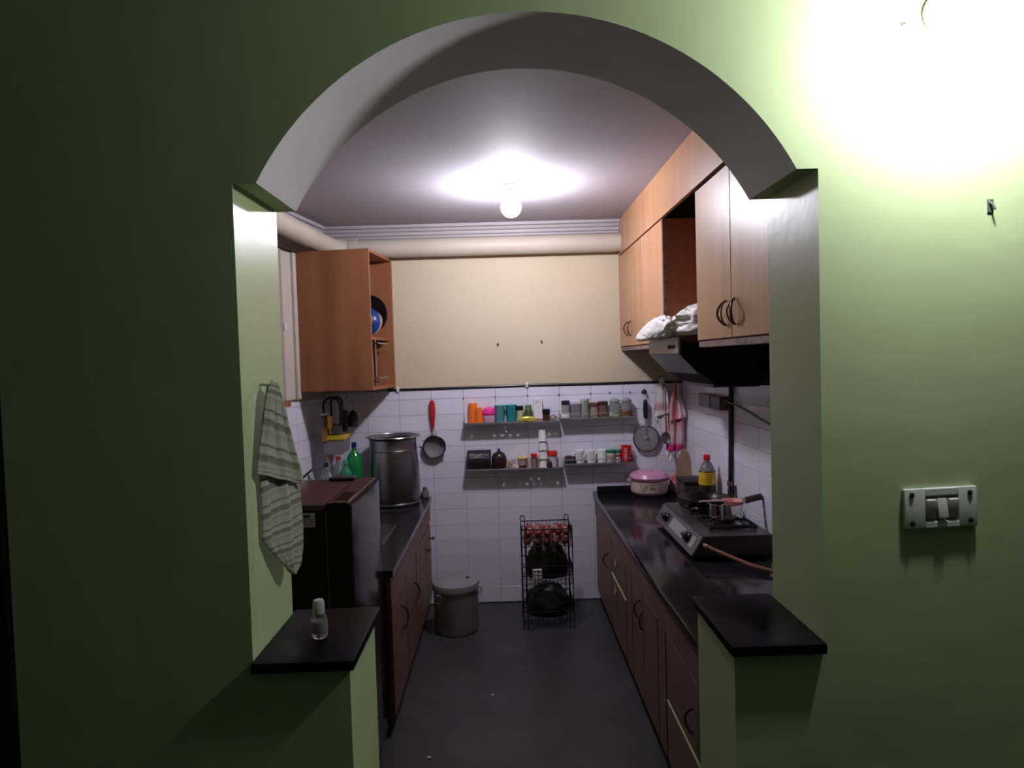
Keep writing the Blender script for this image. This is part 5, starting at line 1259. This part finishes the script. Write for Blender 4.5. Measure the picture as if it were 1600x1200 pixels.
PT2 = ramp_stripes('pink_band_cloth', [(0.0, (0.60, 0.28, 0.32)), (0.45, (0.58, 0.22, 0.28)), (0.62, (0.62, 0.42, 0.43)), (0.78, (0.62, 0.42, 0.43)), (0.86, (0.60, 0.05, 0.22)), (1.0, (0.62, 0.05, 0.24))], 'Y', 0.99)
t = thing('checked_towel', 'pink and white checked towel hanging in the back right corner', 'towel', (1.17, 4.58, 0.97))
cloth('upper_layer', pink_up, PT, 22, 30, 0.010, 1.8, 0.003, t, 15, out=(-0.3, -1))
cloth('lower_layer', pink_low, PT2, 26, 50, 0.012, 2.0, 0.003, t, 17, out=(-0.3, -1))
FRG = mat('fringe_white', (0.70, 0.62, 0.62), 0.8)
for i, (xa, xb) in enumerate(((1.103, 1.142), (1.168, 1.205))):
    rows = [[[xa, 4.603-i*0.02, 1.047], [xb, 4.592-i*0.02, 1.046]], [[xa-0.001, 4.602-i*0.02, 1.01], [xb-0.002, 4.592-i*0.02, 1.0]], [[xa+0.010, 4.60-i*0.02, 0.965], [xb-0.012, 4.592-i*0.02, 0.968]]]
    cloth('corner_flap', rows, FRG, 10, 12, 0.004, 1.5, 0.003, t, 20+i, out=(-0.3, -1), label='white fringed corner')
bm = NB(); tube(bm, [(1.171, 4.70, 1.515), (1.171, 4.575, 1.512), (1.171, 4.556, 1.522)], 0.004, 6)
solo('wall_hook', bm, BLACKP, 'black hook holding the pink checked towel', 'hook')
bm = NB()
tube(bm, [(1.098, 4.585, 1.46), (1.100, 4.585, 1.165)], 0.0045, 6)
lathe(bm, 0, 0, [(0.004, -0.012), (0.026, -0.008), (0.031, 0.0), (0.026, -0.004), (0.005, -0.008)], 20, M=Matrix.Translation((1.095, 4.585, 1.135)) @ Matrix.Rotation(math.radians(80), 4, 'X') @ Matrix.Diagonal((1, 1.35, 1, 1)))
tube(bm, [(1.098, 4.585, 1.455), (1.098, 4.60, 1.49), (1.098, 4.63, 1.50)], 0.004, 6)
solo('ladle', bm, mat('ladle_dark', (0.12, 0.10, 0.10), 0.4, 0.6), 'long dark ladle hanging before the off white cloth', 'ladle')

# ================================================================== SANITIZER BOTTLE on the left sill
cx, cy, z = -0.397, 1.398, 1.133
t = thing('sanitizer_bottle', 'small clear bottle with a white flip cap on the left granite sill', 'bottle', (cx, cy, z))
bm = NB(); lathe(bm, cx, cy, [(0.013, z), (0.0165, z+0.004), (0.0168, z+0.038), (0.0155, z+0.045), (0.011, z+0.052), (0.010, z+0.054)], 28, sy=0.7); obj('body', bm, mat('sanitizer_clear', (0.70, 0.72, 0.74), 0.05, trans=0.9, spec=0.6), t)
bm = NB(); lathe(bm, cx, cy, [(0.0172, z+0.012), (0.0174, z+0.013), (0.0174, z+0.036), (0.0170, z+0.037)], 28, sy=0.71); lb_ = obj('label_band', bm, mat('sanitizer_label', (0.24, 0.24, 0.25), 0.4, trans=0.3), t, 'faint printed label')
bm = NB()
for q in range(4):
    zz = z+0.033-0.005*q
    tube(bm, [(cx+0.0178*math.cos(a_), cy+0.7*0.0178*math.sin(a_), zz) for a_ in [-2.3+0.16*i for i in range(9-q)]], 0.0006, 4)
obj('print', bm, mat('print_dark', (0.08, 0.08, 0.09), 0.5), lb_, 'dark print lines')
bm = NB(); lathe(bm, cx, cy, [(0.0115, z+0.051), (0.0123, z+0.053), (0.0118, z+0.074), (0.0095, z+0.080), (0.004, z+0.081)], 24); obj('flip_cap', bm, mat('cap_soft_white', (0.42, 0.42, 0.41), 0.4), t, 'white cap')

# ================================================================== SWITCH PLATE
MS = Matrix.Translation((0.8395, 1.30, 1.389)) @ Matrix.Rotation(math.radians(-1.4), 4, 'Y')
t = thing('switch_plate', 'white wall switch plate with three rockers on the green wall', 'switch', (0.8395, 1.298, 1.389))
bm = NB()
box(bm, -0.071, -0.030, -0.010, 0.0, -0.039, 0.039, 0.003, 2, M=MS); box(bm, 0.034, 0.071, -0.010, 0.0, -0.039, 0.039, 0.003, 2, M=MS)
box(bm, -0.032, 0.036, -0.0098, 0.0, 0.024, 0.039, 0.002, 1, M=MS); box(bm, -0.032, 0.036, -0.0098, 0.0, -0.039, -0.026, 0.002, 1, M=MS)
obj('plate', bm, mat('switch_plate_grey', (0.58, 0.59, 0.57), 0.4), t)
bm = NB(); box(bm, -0.031, 0.035, -0.003, 0.0, -0.027, 0.025, 0.0, M=MS); obj('recess', bm, mat('switch_recess', (0.25, 0.24, 0.23), 0.5), t)
for k, (xa, tilt) in enumerate(((-0.0195, 0.16), (0.002, -0.14), (0.0235, 0.16))):
    bm = NB(); MM = MS @ Matrix.Translation((xa, -0.006, -0.001)) @ Matrix.Rotation(tilt, 4, 'X')
    box(bm, -0.0095, 0.0095, -0.007, 0.003, -0.019, 0.019, 0.002, 2, M=MM); obj('rocker', bm, mat('rocker_grey', (0.50, 0.49, 0.47), 0.3), t)
for xa, zz in ((-0.057, 0.028), (-0.057, -0.027), (0.056, 0.027), (0.056, -0.026)):
    bm = NB(); lathe(bm, 0, 0, [(0.005, 0), (0.0048, 0.002), (0.003, 0.003)], 14, M=MS @ Matrix.Translation((xa, -0.0098, zz)) @ Matrix.Rotation(math.radians(90), 4, 'X')); obj('screw', bm, mat('screw_dark', (0.04, 0.045, 0.03), 0.4, 0.5), t)

# crumbs on the floor
for x, y, d_ in ((-0.365, 2.855, 'nearest to the left cabinets'), (-0.10, 3.38, 'in the middle of the aisle')):
    bm = NB(); bmesh.ops.create_icosphere(bm, subdivisions=1, radius=0.006, matrix=Matrix.Translation((x, y, 0.005)) @ Matrix.Diagonal((1.6, 1, 0.7, 1)))
    solo('crumb', bm, PAPER, 'small white crumb on the dark floor, ' + d_, 'crumb')
print('tiles', n1, n2, n3)
